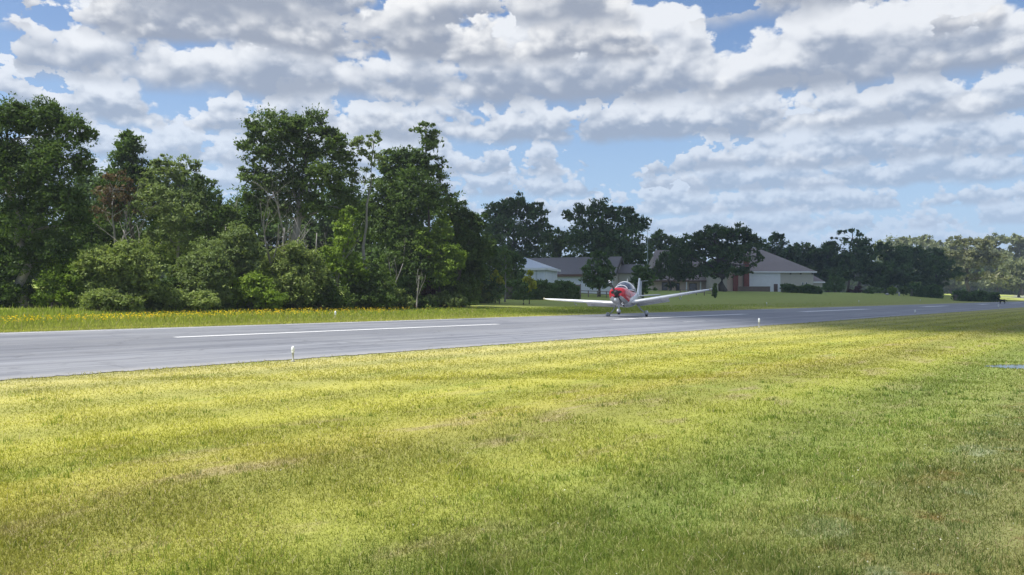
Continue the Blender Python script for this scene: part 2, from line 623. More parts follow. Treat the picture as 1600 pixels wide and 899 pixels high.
def worn_paint():
    m, n, out = new_mat('worn_paint')
    geo = n.node('ShaderNodeNewGeometry')
    nz = n.noise(geo.outputs['Position'], 3.0, 6, 0.7)
    b = n.node('ShaderNodeBsdfPrincipled')
    n.put(b.inputs['Base Color'], n.mix(n.smooth(nz, 0.28, 0.42), (0.42, 0.43, 0.44), (0.80, 0.80, 0.79)))
    b.inputs['Roughness'].default_value = 0.6
    m.node_tree.links.new(b.outputs[0], out.inputs[0])
    return m


def bark(name, a, b_):
    m, n, out = new_mat(name)
    g = n.node('ShaderNodeNewGeometry')
    x, y, z = n.sep(g.outputs['Position'])
    nz = n.noise(n.xyz(x, y, n.m('MULTIPLY', z, 0.25)), 4.0, 5, 0.7)
    b = n.node('ShaderNodeBsdfPrincipled')
    n.put(b.inputs['Base Color'], n.mix(nz, a, b_))
    b.inputs['Roughness'].default_value = 0.9
    bn = n.node('ShaderNodeBump')
    bn.inputs['Strength'].default_value = 0.6
    n.put(bn.inputs['Height'], nz)
    n.put(b.inputs['Normal'], bn.outputs[0])
    m.node_tree.links.new(b.outputs[0], out.inputs[0])
    return m


def shingle(name, a, b_, sc=1.0):
    m, n, out = new_mat(name)
    g = n.node('ShaderNodeNewGeometry')
    x, y, z = n.sep(g.outputs['Position'])
    row = n.m('FRACT', n.m('MULTIPLY', z, 5.0 * sc))
    nz = n.noise(n.xyz(n.m('MULTIPLY', x, 1.0), y, n.m('MULTIPLY', z, 5.0)), 2.2, 4, 0.7)
    big = n.noise(g.outputs['Position'], 0.25, 3, 0.5)
    b = n.node('ShaderNodeBsdfPrincipled')
    c = n.mix(nz, a, b_)
    c = n.mix(n.m('MULTIPLY', n.smooth(row, 0.14, 0.0), 0.45), c, tuple(q * 0.45 for q in a))
    c = n.mix(1.0, c, n.mix(big, (0.85, 0.85, 0.85), (1.15, 1.15, 1.15)), 'MULTIPLY')
    n.put(b.inputs['Base Color'], c)
    b.inputs['Roughness'].default_value = 0.85
    m.node_tree.links.new(b.outputs[0], out.inputs[0])
    return m


def brick():
    m, n, out = new_mat('red_brick')
    g = n.node('ShaderNodeNewGeometry')
    x, y, z = n.sep(g.outputs['Position'])
    bt = n.node('ShaderNodeTexBrick')
    n.put(bt.inputs['Vector'], n.xyz(n.m('ADD', x, n.m('MULTIPLY', y, 0.5)), z, 0.0))
    bt.inputs['Color1'].default_value = (0.16, 0.035, 0.03, 1)
    bt.inputs['Color2'].default_value = (0.22, 0.055, 0.04, 1)
    bt.inputs['Mortar'].default_value = (0.22, 0.16, 0.14, 1)
    bt.inputs['Scale'].default_value = 4.0
    bt.inputs['Mortar Size'].default_value = 0.012
    b = n.node('ShaderNodeBsdfPrincipled')
    n.put(b.inputs['Base Color'], bt.outputs[0])
    b.inputs['Roughness'].default_value = 0.85
    m.node_tree.links.new(b.outputs[0], out.inputs[0])
    return m


def siding(name, col, step=0.22, vert=False):
    m, n, out = new_mat(name)
    g = n.node('ShaderNodeNewGeometry')
    x, y, z = n.sep(g.outputs['Position'])
    k = n.m('FRACT', n.m('DIVIDE', x if vert else z, step))
    nz = n.noise(g.outputs['Position'], 1.2, 5, 0.65)
    b = n.node('ShaderNodeBsdfPrincipled')
    c = n.mix(nz, tuple(q * 0.86 for q in col), tuple(min(1, q * 1.1) for q in col))
    c = n.mix(n.m('MULTIPLY', n.smooth(k, 0.10, 0.0), 0.35), c, tuple(q * 0.5 for q in col))
    n.put(b.inputs['Base Color'], c)
    b.inputs['Roughness'].default_value = 0.7
    m.node_tree.links.new(b.outputs[0], out.inputs[0])
    return m


MAT = dict(
    lawn=grass_ground(), blade=grass_blade(), tall=grass_blade('tall_grass', 0.95, (0.95, 1.05, 0.9)), asphalt=asphalt(), paint=worn_paint(),
    bark=bark('bark', (0.055, 0.046, 0.038), (0.15, 0.13, 0.11)),
    bark_grey=bark('grey_bark', (0.14, 0.13, 0.12), (0.34, 0.32, 0.30)),
    oak=foliage('oak_leaves', (0.034, 0.060, 0.014), (0.085, 0.135, 0.030), (0.15, 0.19, 0.06)),
    oak_dark=foliage('dark_oak_leaves', (0.038, 0.066, 0.022), (0.088, 0.138, 0.044), (0.13, 0.17, 0.07), 0.04),
    mid=foliage('mid_leaves', (0.046, 0.080, 0.018), (0.112, 0.160, 0.038), (0.17, 0.21, 0.07)),
    pale=foliage('pale_leaves', (0.085, 0.122, 0.040), (0.185, 0.232, 0.080), (0.24, 0.26, 0.13)),
    willow=foliage('willow_leaves', (0.105, 0.145, 0.038), (0.235, 0.285, 0.085), (0.28, 0.30, 0.14), 0.08),
    fresh=foliage('fresh_leaves', (0.085, 0.140, 0.018), (0.180, 0.250, 0.036), (0.24, 0.28, 0.06)),
    lemon=foliage('lemon_leaves', (0.19, 0.21, 0.018), (0.40, 0.40, 0.04), (0.5, 0.5, 0.14)),
    rust=foliage('withered_leaves', (0.070, 0.046, 0.026), (0.140, 0.092, 0.052), (0.08, 0.10, 0.04), 0.25),
    hedge=foliage('hedge_leaves', (0.046, 0.084, 0.024), (0.108, 0.172, 0.050), (0.16, 0.21, 0.08)),
    sunlit=foliage('hazy_far_leaves', (0.095, 0.115, 0.055), (0.200, 0.220, 0.110), (0.22, 0.22, 0.13), 0.08),  # brightened leaf colour carries the pale haze over the far trees
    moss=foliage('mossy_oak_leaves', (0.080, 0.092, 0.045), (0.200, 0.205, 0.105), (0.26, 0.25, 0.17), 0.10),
    purple=foliage('purple_leaves', (0.035, 0.018, 0.022), (0.075, 0.035, 0.04)),
    yellow=foliage('flower_petals', (0.50, 0.34, 0.008), (0.66, 0.52, 0.025), (0.58, 0.22, 0.01), 0.2),
    roof_grey=shingle('grey_shingles', (0.130, 0.122, 0.122), (0.200, 0.188, 0.188)),
    roof_mauve=shingle('mauve_shingles', (0.230, 0.195, 0.180), (0.340, 0.292, 0.270)),
    roof_metal=pbr('pale_metal_roof', (0.55, 0.60, 0.63), 0.4, 0.0, 0.5),
    wall_white=siding('white_siding', (0.74, 0.75, 0.77), 0.25),
    wall_panel=siding('white_panels', (0.70, 0.74, 0.80), 1.2, True),
    wall_cream=siding('cream_siding', (0.50, 0.47, 0.40), 0.25),
    wall_pink=siding('pink_beige_siding', (0.58, 0.46, 0.38), 0.25),
    trim=pbr('white_trim', (0.78, 0.79, 0.80), 0.5),
    trim_dark=pbr('dark_trim', (0.045, 0.035, 0.032), 0.6),
    trim_brown=pbr('brown_trim', (0.13, 0.07, 0.05), 0.6),
    door=pbr('brown_door', (0.09, 0.05, 0.04), 0.5),
    glass=pbr('window_glass', (0.02, 0.025, 0.03), 0.08, 0.0, 0.6),
    brick=brick(),
    timber=pbr('weathered_timber', (0.20, 0.16, 0.13), 0.85, var=0.3, scale=2.0),
    stone=pbr('garden_wall_block', (0.17, 0.13, 0.11), 0.9, var=0.3, scale=1.5, bump=0.3),
    pole=pbr('galvanised_pole', (0.34, 0.40, 0.36), 0.5, 0.4),
    red=pbr('red_aircraft_paint', (0.50, 0.016, 0.028), 0.25, 0.0, 0.5, 0.6, var=0.05),
    white=pbr('white_aircraft_paint', (0.80, 0.81, 0.82), 0.25, 0.0, 0.5, 0.5, var=0.03),
    silver=pbr('silver_aircraft_paint', (0.50, 0.51, 0.53), 0.3, 0.3, 0.5, 0.3, var=0.05),
    black=pbr('black_rubber', (0.02, 0.02, 0.022), 0.6),
    dark=pbr('dark_intake', (0.010, 0.010, 0.011), 0.8),
    canopy=pbr('tinted_canopy', (0.035, 0.045, 0.075), 0.06, 0.0, 0.9, 0.5, var=0.02),
    lens=pbr('white_light_lens', (0.85, 0.86, 0.86), 0.3),
    stake=pbr('grey_stake', (0.42, 0.41, 0.34), 0.7),
    amber=pbr('amber_lens', (0.75, 0.66, 0.35), 0.3),
    navred=pbr('beige_tip_lens', (0.55, 0.50, 0.35), 0.3),
    cloud=pbr('cloud_white', (0.85, 0.85, 0.86), 1.0, spec=0.0),
    fur=pbr('black_fur', (0.012, 0.012, 0.013), 0.8),
    pale_stone=pbr('pale_stone', (0.42, 0.40, 0.36), 0.9, var=0.2),
    sunlit_lawn=pbr('sunlit_lawn_tone', (0.26, 0.27, 0.18), 0.95, var=0.2),  # sunlight on the far lawn, put into a pale colour
)


def water():
    m, n, out = new_mat('puddle_water')
    b = n.node('ShaderNodeBsdfPrincipled')
    b.inputs['Base Color'].default_value = (0.06, 0.065, 0.05, 1)
    b.inputs['Roughness'].default_value = 0.04
    b.inputs['IOR'].default_value = 1.33
    g = n.node('ShaderNodeNewGeometry')
    bn = n.node('ShaderNodeBump')
    bn.inputs['Strength'].default_value = 0.015
    n.put(bn.inputs['Height'], n.noise(g.outputs['Position'], 6.0, 2, 0.5))
    n.put(b.inputs['Normal'], bn.outputs[0])
    m.node_tree.links.new(b.outputs[0], out.inputs[0])
    return m


MAT['water'] = water()
MAT['tuft'] = grass_blade('tuft_blade', 0.85, (0.78, 1.0, 0.85))
MAT['thatch'] = foliage('dry_thatch', (0.13, 0.085, 0.055), (0.30, 0.23, 0.15), (0.36, 0.30, 0.22), 0.1)

# ------------------------------------------------------------------ setting: ground, runway, markings, puddle, path
def build_ground():
    D = np.unique(np.concatenate([np.linspace(-3000, -60, 12), np.linspace(-60, -6, 12), np.linspace(-6, 16, 90), np.linspace(16, 120, 90),
                                  np.linspace(120, 400, 30), np.linspace(400, 3500, 14)]))
    t = np.unique(np.concatenate([np.linspace(-3000, -120, 14), np.linspace(-120, -12, 40), np.linspace(-12, 40, 210), np.linspace(40, 420, 130), np.linspace(420, 4500, 18)]))
    TT, DD = np.meshgrid(t, D, indexing='ij')
    X = DV[0] * TT + NV[0] * DD
    Y = DV[1] * TT + NV[1] * DD
    Z = terrain(X, Y)
    V_ = np.stack([X, Y, Z], -1).reshape(-1, 3)
    a, b = TT.shape
    i = np.arange(a * b).reshape(a, b)
    F_ = np.stack([i[:-1, :-1], i[:-1, 1:], i[1:, 1:], i[1:, :-1]], -1).reshape(-1, 4)
    F_ = F_[:, ::-1]
    o = np_mesh('ground', V_, F_, MAT['lawn'], smooth=True)
    tag(o, 'mown lawn of yellow green and olive grass on both sides of the runway', kind='structure')


build_ground()


def strip(mb, t0, t1, d0, d1, z, jag=0.0, step=1.0, seed=1):
    rg = np.random.default_rng(seed)
    n = max(2, int((t1 - t0) / step))
    ts = np.linspace(t0, t1, n)
    j0 = np.cumsum(rg.normal(0, 1, n)); j1 = np.cumsum(rg.normal(0, 1, n))
    j0 = rg.normal(0, 1, n) * jag; j1 = rg.normal(0, 1, n) * jag
    vs, fs = [], []
    for k, t in enumerate(ts):
        vs += [td(t, d0 + j0[k], z), td(t, d1 + j1[k], z)]
    for k in range(n - 1):
        fs.append((2 * k, 2 * k + 2, 2 * k + 3, 2 * k + 1))
    mb.add(vs, fs)


mb = MB()
strip(mb, -300, -20, D_NEAR, D_FAR, 0.012, 0.06, 2.0, 3)
strip(mb, -20, 80, D_NEAR, D_FAR, 0.012, 0.05, 0.12, 3)
strip(mb, 80, 1500, D_NEAR, D_FAR, 0.012, 0.06, 3.0, 4)
tag(mb.build('runway', MAT['asphalt']), 'blue grey asphalt runway crossing the lawn', kind='structure')

for k, (t0, t1, d, wd) in enumerate([(13.0, 28.9, D_MID, 0.34), (39.2, 41.6, D_MID, 0.5), (42.1, 57.3, D_MID, 0.7), (69.3, 88.5, D_MID, 1.0),
                                     (113, 127, D_MID, 1.1), (152, 160, D_MID, 1.1), (186, 205, D_MID, 1.1), (240, 258, D_MID, 1.1),
                                     (-15, 2.5, D_MID, 0.34)]):
    mb = MB()
    strip(mb, t0, t1, d - wd / 2, d + wd / 2, 0.017, 0.01, 0.6, 20 + k)
    tag(mb.build('runway_marking', MAT['paint']), 'white painted centreline dash on the asphalt runway', kind='structure')
for k, (t0, t1, d, wd) in enumerate([(79, 87, 31.9, 0.3), (4, 34, 31.6, 0.16), (95, 104, 30.4, 0.3), (37.5, 40.0, 19.3, 0.16)]):
    mb = MB()
    strip(mb, t0, t1, d - wd / 2, d + wd / 2, 0.017, 0.02, 0.6, 50 + k)
    tag(mb.build('runway_marking', MAT['paint']), 'faded white line near the runway edge', kind='structure')

# puddle at the right edge of the near lawn
c = Vector((9.95, 15.25, 0))
mb = MB()
ring = []
for k in range(48):
    a = 2 * math.pi * k / 48
    ring.append(Vector((9.95 + 0.95 * 1.06 * math.cos(a), 15.25 + 0.62 * 1.06 * math.sin(a), -0.028)))
mb.add(ring, [tuple(range(48))])
tag(mb.build('puddle', MAT['water']), 'small puddle of rain water reflecting the sky in the lawn', kind='structure')

# pale strip behind far right trunks: sunlight on the lawn put into its colour
mb = MB()
pts = [at(1490, 457.3, 330), at(1680, 457.6, 330), at(1700, 456.0, 420), at(1480, 456.0, 420)]
vs = []
N = 24
for k in range(N + 1):
    for e in (0, 1):
        a_ = pts[0].lerp(pts[1], k / N) if e == 0 else pts[3].lerp(pts[2], k / N)
        vs.append(Vector((a_.x, a_.y, gz(a_) + 0.03)))
mb.add(vs, [(2 * k, 2 * k + 2, 2 * k + 3, 2 * k + 1) for k in range(N)])
tag(mb.build('sunlit_lawn_strip', MAT['sunlit_lawn']), 'pale strip coloured as sunlit lawn behind the far right trees', kind='structure')


# ------------------------------------------------------------------ grass as stuff
def blades(name, n, sampler, hfun, wfun, mat, label, seed, lean=0.5):
    rg = np.random.default_rng(seed)
    X, Y = sampler(rg, n)
    n = len(X)
    Z = terrain(X, Y)
    h = hfun(rg, X, Y)
    wv = wfun(rg, X, Y)
    a = rg.uniform(0, 2 * np.pi, n)
    ca, sa = np.cos(a), np.sin(a)
    la = rg.uniform(0, 2 * np.pi, n)
    le = np.abs(rg.normal(0, lean, n)) * h
    lx, ly = np.cos(la) * le, np.sin(la) * le
    B = np.stack([X, Y, Z - 0.004], -1)
    sd_ = np.stack([ca, sa, np.zeros(n)], -1) * (wv / 2)[:, None]
    M1 = B + np.stack([lx * 0.35, ly * 0.35, h * 0.6], -1)
    T1 = B + np.stack([lx, ly, h], -1)
    V_ = np.stack([B - sd_, B + sd_, M1 + sd_ * 0.75, T1, M1 - sd_ * 0.75], 1).reshape(-1, 3)
    F_ = (np.arange(n) * 5)[:, None] + np.array([[0, 1, 2, 4]])
    F2 = (np.arange(n) * 5)[:, None] + np.array([[4, 2, 3, 3]])
    # the tip as a triangle: keep one face count per mesh by using a thin quad
    V5 = V_.reshape(n, 5, 3)
    tipw = sd_ * 0.12
    V6 = np.concatenate([V5[:, :3], (V5[:, 3] + tipw)[:, None], (V5[:, 3] - tipw)[:, None], V5[:, 4:5]], 1).reshape(-1, 3)
    F_ = np.concatenate([(np.arange(n) * 6)[:, None] + np.array([[0, 1, 2, 5]]), (np.arange(n) * 6)[:, None] + np.array([[5, 2, 3, 4]])], 0)
    o = np_mesh(name, V6, F_, mat)
    return tag(o, label, 'grass', kind='stuff')


def near_sampler(z0, z1, power):
    def f(rg, n):
        u = rg.uniform(0, 1, n)
        e = 1 - power
        Y = (z0 ** e + u * (z1 ** e - z0 ** e)) ** (1 / e)
        X = Y * rg.uniform(-0.72, 0.72, n)
        D = X * NV[0] + Y * NV[1]
        edge = D_NEAR + 0.02 + 0.10 * np.sin(X * 3.1) * np.sin(Y * 2.3) + 0.16 * np.abs(rg.normal(0, 1, len(X))) * (0.5 + np.sin(X * 1.1 + Y * 0.7) ** 2)
        pud = ((X - 9.95) / 0.92) ** 2 + ((Y - 15.25) / 0.60) ** 2
        ok = (D < edge) & (D > -8) & (pud > 1)
        return X[ok], Y[ok]
    return f


def tuft(X, Y):
    s = np.sin(X * 1.7 + 0.6 * np.sin(Y * 2.1)) * np.sin(Y * 1.9 + 0.8 * np.sin(X * 1.3)) + 0.5 * np.sin(X * 5.1 + Y * 3.7)
    return 0.85 + 0.28 * s


def lush(X, Y):
    D = X * NV[0] + Y * NV[1]
    return 1 + 0.35 * np.exp(-((D - 2.5) / 0.7) ** 2)


blades('grass', 430000, near_sampler(3.0, 13.0, 1.7),
       lambda rg, X, Y: np.clip(rg.gamma(5, 0.0041, len(X)), 0.008, 0.07) * tuft(X, Y) * lush(X, Y),
       lambda rg, X, Y: np.maximum(0.0032, 0.0009 * Y) * rg.uniform(0.7, 1.3, len(X)), MAT['blade'],
       'short mown grass blades in the foreground lawn', 5, 1.0)
blades('grass', 230000, near_sampler(12.5, 70.0, 1.8),
       lambda rg, X, Y: np.clip(rg.gamma(5, 0.0044, len(X)), 0.010, 0.06) * tuft(X, Y),
       lambda rg, X, Y: 0.0011 * Y * rg.uniform(0.7, 1.3, len(X)), MAT['blade'],
       'mown grass of the lawn beside the near runway edge', 6, 1.0)


def verge_sampler(rg, n):
    px = np.where(rg.uniform(0, 1, n) < 0.75, rg.uniform(-120, 760, n), 700 + 700 * rg.beta(1, 2.2, n))
    D = D_FAR - 0.05 + (rg.uniform(0, 1, n) ** 1.1) * 15
    r = (px - 800) / F
    Y = D / (NV[0] * r + NV[1])
    ok = (Y > 0) & (Y < 150)
    return (r * Y)[ok], Y[ok]


blades('tall_grass', 120000, verge_sampler,
       lambda rg, X, Y: np.clip(rg.gamma(6, 0.025, len(X)), 0.03, 0.42) * np.clip((X * NV[0] + Y * NV[1] - D_FAR) / 4 + 0.25, 0.25, 1.2) * np.interp(X / Y * F + 800, [620, 800, 1300], [1.0, 0.45, 0.2]),
       lambda rg, X, Y: 0.0010 * Y * rg.uniform(0.6, 1.3, len(X)), MAT['tall'],
       'rough unmown grass along the far edge of the runway', 8, 0.35)

def tuft_sampler(rg, n):
    m = n // 22
    Y = (3.2 ** -0.5 + rg.uniform(0, 1, m) * (12.0 ** -0.5 - 3.2 ** -0.5)) ** -2.0
    X = Y * rg.uniform(-0.7, 0.7, m)
    D = X * NV[0] + Y * NV[1]
    keep = rg.uniform(0, 1, m) < np.interp(D, [-1, 1.5, 3.2, 4, 9], [0.9, 0.8, 0.7, 0.25, 0.12])
    X, Y = X[keep], Y[keep]
    r_ = rg.uniform(0.02, 0.09, len(X))
    X = np.repeat(X, 22) + rg.normal(0, 1, len(X) * 22) * np.repeat(r_, 22)
    Y = np.repeat(Y, 22) + rg.normal(0, 1, len(Y) * 22) * np.repeat(r_, 22)
    ok = Y > 2.9
    return X[ok], Y[ok]


def dry_sampler(rg, n):
    X, Y = near_sampler(3.0, 14.0, 1.7)(rg, n)
    D = X * NV[0] + Y * NV[1]
    s_ = np.sin(X * 0.9 + 1.1 * np.sin(Y * 0.7)) * np.sin(Y * 1.3 + X * 0.4) + 0.6 * np.sin(X * 2.9 + Y * 1.7)
    keep = (s_ > 0.25) & (rg.uniform(0, 1, len(X)) < np.interp(D, [-1, 1.0, 2.2, 3.2, 4.8, 6.2, 8], [0.5, 0.4, 0.05, 0.3, 1.0, 0.3, 0.05]))
    return X[keep], Y[keep]


blades('grass', 50000, tuft_sampler, lambda rg, X, Y: rg.uniform(0.022, 0.055, len(X)),
       lambda rg, X, Y: np.maximum(0.0035, 0.0008 * Y) * rg.uniform(0.7, 1.4, len(X)), MAT['tuft'],
       'denser tufts of longer green grass in the foreground lawn', 15, 0.55)
blades('thatch', 42000, dry_sampler, lambda rg, X, Y: rg.uniform(0.006, 0.022, len(X)),
       lambda rg, X, Y: np.maximum(0.004, 0.0009 * Y) * rg.uniform(0.7, 1.4, len(X)), MAT['thatch'],
       'brown dry clippings and bare thatch patches in the lawn', 16, 1.8)

# foreground weeds: pale seed specks, low clover clumps
def specks():
    rg = np.random.default_rng(12)
    n = 900
    u = rg.uniform(0, 1, n)
    Y = 3.3 + 7 * u ** 1.3
    X = Y * rg.uniform(-0.7, 0.7, n)
    keep = rg.uniform(0, 1, n) < np.clip(0.25 + 0.6 * (X / Y + 0.1), 0.08, 1)
    X, Y = X[keep], Y[keep]
    n = len(X)
    Z = terrain(X, Y) + rg.uniform(0.015, 0.05, n)
    s = rg.uniform(0.003, 0.006, n)
    A = rg.normal(0, 1, (n, 3)); A /= np.linalg.norm(A, axis=1)[:, None]
    B = np.cross(A, rg.normal(0, 1, (n, 3))); B /= np.linalg.norm(B, axis=1)[:, None]
    P = np.stack([X, Y, Z], -1)
    V_ = np.stack([P - A * s[:, None], P - B * s[:, None], P + A * s[:, None], P + B * s[:, None]], 1).reshape(-1, 3)
    F_ = (np.arange(n) * 4)[:, None] + np.array([[0, 1, 2, 3]])
    tag(np_mesh('clover_flowers', V_, F_, MAT['clover']), 'tiny pale clover heads and dry leaf bits in the foreground grass', 'clover', kind='stuff')


MAT['clover'] = foliage('clover_heads', (0.30, 0.30, 0.22), (0.55, 0.55, 0.45), (0.75, 0.65, 0.10), 0.10)
specks()


def flowers():
    rg = np.random.default_rng(21)
    n = 2900
    px = np.concatenate([rg.uniform(-60, 260, n // 4), rg.normal(430, 150, n // 2), rg.uniform(150, 800, n // 4)])
    n = len(px)
    r = (px - 800) / F
    dep = 0.62 + 0.38 * np.clip((px - 150) / 300, 0, 1)
    D = 34.5 + dep * 10.0 * rg.beta(4.5, 1.6, n) - 1.2 * np.clip(0.5 - px / 500, 0, 0.5)
    keep = (px < 640) | (rg.uniform(0, 1, n) < 0.25)
    r, D, px = r[keep], D[keep], px[keep]
    n = len(px)
    Y = D / (NV[0] * r + NV[1])
    X = r * Y
    Z0 = terrain(X, Y)
    H = rg.uniform(0.22, 0.46, n)
    P = np.stack([X, Y, Z0 + H], -1)
    s = rg.uniform(0.018, 0.038, n)
    vs, fs = [], []
    A = rg.normal(0, 0.6, (n, 3)); A[:, 2] = 1; A /= np.linalg.norm(A, axis=1)[:, None]
    B = np.cross(A, rg.normal(0, 1, (n, 3))); B /= np.linalg.norm(B, axis=1)[:, None]
    C = np.cross(A, B)
    ring = [P + (B * math.cos(k * math.pi / 3) + C * math.sin(k * math.pi / 3)) * (s * (1.0 if k % 2 == 0 else 0.75))[:, None] for k in range(6)]
    V_ = np.stack(ring, 1).reshape(-1, 3)
    F_ = (np.arange(n) * 6)[:, None] + np.array([[0, 1, 2, 3, 4, 5]])
    tag(np_mesh('wildflowers', V_, F_, MAT['yellow']), 'band of orange yellow wildflowers between runway and wood', 'wildflowers', kind='stuff')


flowers()

# ------------------------------------------------------------------ trees
def leaf_cards(rg, P, size, out=None, droop=0.25, aspect=0.52):
    n = len(P)
    A = rg.normal(0, 1, (n, 3))
    if out is not None:
        A = A + out * 0.9
    A[:, 2] -= droop
    A /= np.linalg.norm(A, axis=1)[:, None] + 1e-9
    N = rg.normal(0, 0.5, (n, 3))
    N[:, 2] += 0.6
    if out is not None:
        N = N + out * 1.0
    B = np.cross(A, N)
    B /= np.linalg.norm(B, axis=1)[:, None] + 1e-9
    L = (size * rg.uniform(0.6, 1.35, n))[:, None]
    C = np.cross(A, B) * L * 0.10
    V_ = np.stack([P - A * L * 0.5, P + B * L * aspect * 0.5 + C, P + A * L * 0.5, P - B * L * aspect * 0.5 + C], 1).reshape(-1, 3)
    return V_


def crown_points(rg, lobes, n, clump=0.24, inner=0.22, flat=0.6, lump=46, low=-0.55):
    """points gathered in clumps over the skin of the lobes, some inside"""
    cen = np.array([l[0] for l in lobes]); rad = np.array([l[1] for l in lobes])
    wgt = rad[:, 0] * rad[:, 2] + rad[:, 0] * rad[:, 1]
    wgt = wgt / wgt.sum()
    m = max(6, n // lump)
    li = rg.choice(len(lobes), m, p=wgt)
    d = rg.normal(0, 1, (m, 3))
    d /= np.linalg.norm(d, axis=1)[:, None]
    flip = (d[:, 2] < low)
    d[flip, 2] *= -1
    rr = 1.0 - np.abs(rg.normal(0, 0.17, m))
    rr = np.where(rg.uniform(0, 1, m) < 0.16, rg.uniform(1.0, 1.17, m), rr)
    cc = cen[li] + d * rad[li] * rr[:, None]
    cr = rad[li].mean(1) * clump * rg.uniform(0.6, 1.45, m)
    k = rg.integers(0, m, n)
    off = rg.normal(0, 0.55, (n, 3))
    off[:, 2] *= flat
    P = cc[k] + off * cr[k][:, None]
    O = d[k]
    ni = int(n * inner)
    li2 = rg.choice(len(lobes), ni, p=wgt)
    q = rg.normal(0, 1, (ni, 3)); q /= np.linalg.norm(q, axis=1)[:, None]
    q *= (rg.uniform(0, 1, ni) ** 0.45)[:, None] * 0.80
    Pi = cen[li2] + q * rad[li2]
    return P, O, Pi, cc, d


def limb_tube(mb, rg, a, b, r0, r1, n=6, wob=0.08, seg=5):
    a, b = Vector(a), Vector(b)
    L = (b - a).length
    pts, rad = [], []
    for k in range(seg + 1):
        u = k / seg
        p = a.lerp(b, u)
        p.z += math.sin(u * math.pi) * L * 0.06
        if 0 < k:
            p += Vector(rg.normal(0, 1, 3)) * L * wob * 0.35 * math.sin(u * math.pi + 0.2)
        pts.append(p)
        rad.append(r0 + (r1 - r0) * u)
    mb.tube(pts, rad, n)
    return pts


def tree(name, label, Y, lobes_px, mat, trunk_px=None, base_py=None, tw=0.35, leaf=0.0036, dens=0.5, seed=1, cat='tree', group=None,
         clump=0.24, inner=0.22, flat=0.6, depth=0.85, bark_mat='bark', stems=1, lump=46, limbs=True, droop=0.25, low=-0.55, aspect=0.52, ragged=6):
    rg = np.random.default_rng(seed * 101 + 7)
    lobes, area = [], 0
    for k, l in enumerate(lobes_px):
        px, py, rx, rz = l[:4]
        p = at(px, py, Y)
        s = Y / F
        dy = (rg.uniform(-0.45, 0.45) * rx * s) if len(l) < 5 else l[4]
        sh_ = 0.92 if ragged else 1.0
        lobes.append(((p.x, p.y + dy, p.z), (rx * s * sh_, rx * s * depth * sh_, rz * s * sh_)))
        area += math.pi * rx * rz
    if ragged:
        extra = []
        for (lc, lr) in lobes:
            for _ in range(ragged):
                d_ = rg.normal(0, 1, 3); d_ /= np.linalg.norm(d_)
                d_[2] = abs(d_[2]) * 0.9 - 0.25
                k_ = rg.uniform(0.22, 0.48)
                extra.append((tuple(np.array(lc) + d_ * np.array(lr) * rg.uniform(0.80, 1.06)), tuple(np.array(lr) * k_ * np.array([1, 1, rg.uniform(.8, 1.2)]))))
        nbase = len(lobes)
        lobes = lobes + extra
    else:
        nbase = len(lobes)
    if trunk_px is None:
        trunk_px = float(np.average([l[0] for l in lobes_px], weights=[l[2] * l[3] for l in lobes_px]))
    bx = at(trunk_px, 464, Y)
    base = Vector((bx.x, Y, 0)); base.z = gz(base) - 0.05
    root = empty(name, base, label, cat, group)
    n = int(area * dens * (0.0044 / leaf) ** 2)
    P, O, Pi, cc, cd = crown_points(rg, lobes, n, clump, inner, flat, lump, low)
    ok = P[:, 2] > terrain(P[:, 0], P[:, 1]) + 0.05
    P, O = P[ok], O[ok]
    okI = Pi[:, 2] > terrain(Pi[:, 0], Pi[:, 1]) + 0.05
    Pi = Pi[okI]
    size = leaf * Y
    V_ = leaf_cards(rg, P, size, O, droop, aspect)
    Vi = leaf_cards(rg, Pi, size * 1.7, None, 0.1)
    VV = np.concatenate([V_, Vi])
    F_ = np.arange(len(VV)).reshape(-1, 4)
    np_mesh('crown', VV, F_, mat, root, shift=base)
    mb = MB()
    top = max(lobes[:nbase], key=lambda l: l[0][2])
    for sidx in range(stems):
        b0 = base + (Vector((rg.normal(0, tw * 1.4), rg.normal(0, tw), 0)) if stems > 1 else Vector((0, 0, 0)))
        tgt = Vector(top[0]) if sidx == 0 else Vector(lobes[sidx % nbase][0])
        hh = tgt.z - base.z
        pts, rad = [], []
        for k in range(9):
            u = k / 8
            p = b0.lerp(tgt, u ** 1.15)
            p.z = b0.z + hh * u
            p += Vector((rg.normal(0, 1), rg.normal(0, 1), 0)) * tw * 0.35 * (1 if k else 0)
            pts.append(p)
            rad.append(tw * (0.62 - 0.5 * u) * (1.35 if k == 0 else 1.0) / (1 if stems == 1 else 1.5))
        mb.tube(pts, rad, 8)
        if limbs:
            for (lc, lr) in lobes[:nbase]:
                lc = Vector(lc)
                i = int(np.clip(np.searchsorted([q.z for q in pts], lc.z - lr[2] * 1.2), 2, 7))
                limb_tube(mb, rg, pts[i], lc, rad[i] * 0.5, rad[i] * 0.16)
    if limbs:
        pick = rg.choice(len(cc), min(len(cc), 26), replace=False)
        for k in pick:
            j = int(np.argmin([np.linalg.norm(np.array(l[0]) - cc[k]) for l in lobes[:nbase]]))
            limb_tube(mb, rg, lobes[j][0], cc[k], tw * 0.10, tw * 0.03, 4, 0.1, 3)
    mb.build('trunk', MAT[bark_mat], root, base)
    return root


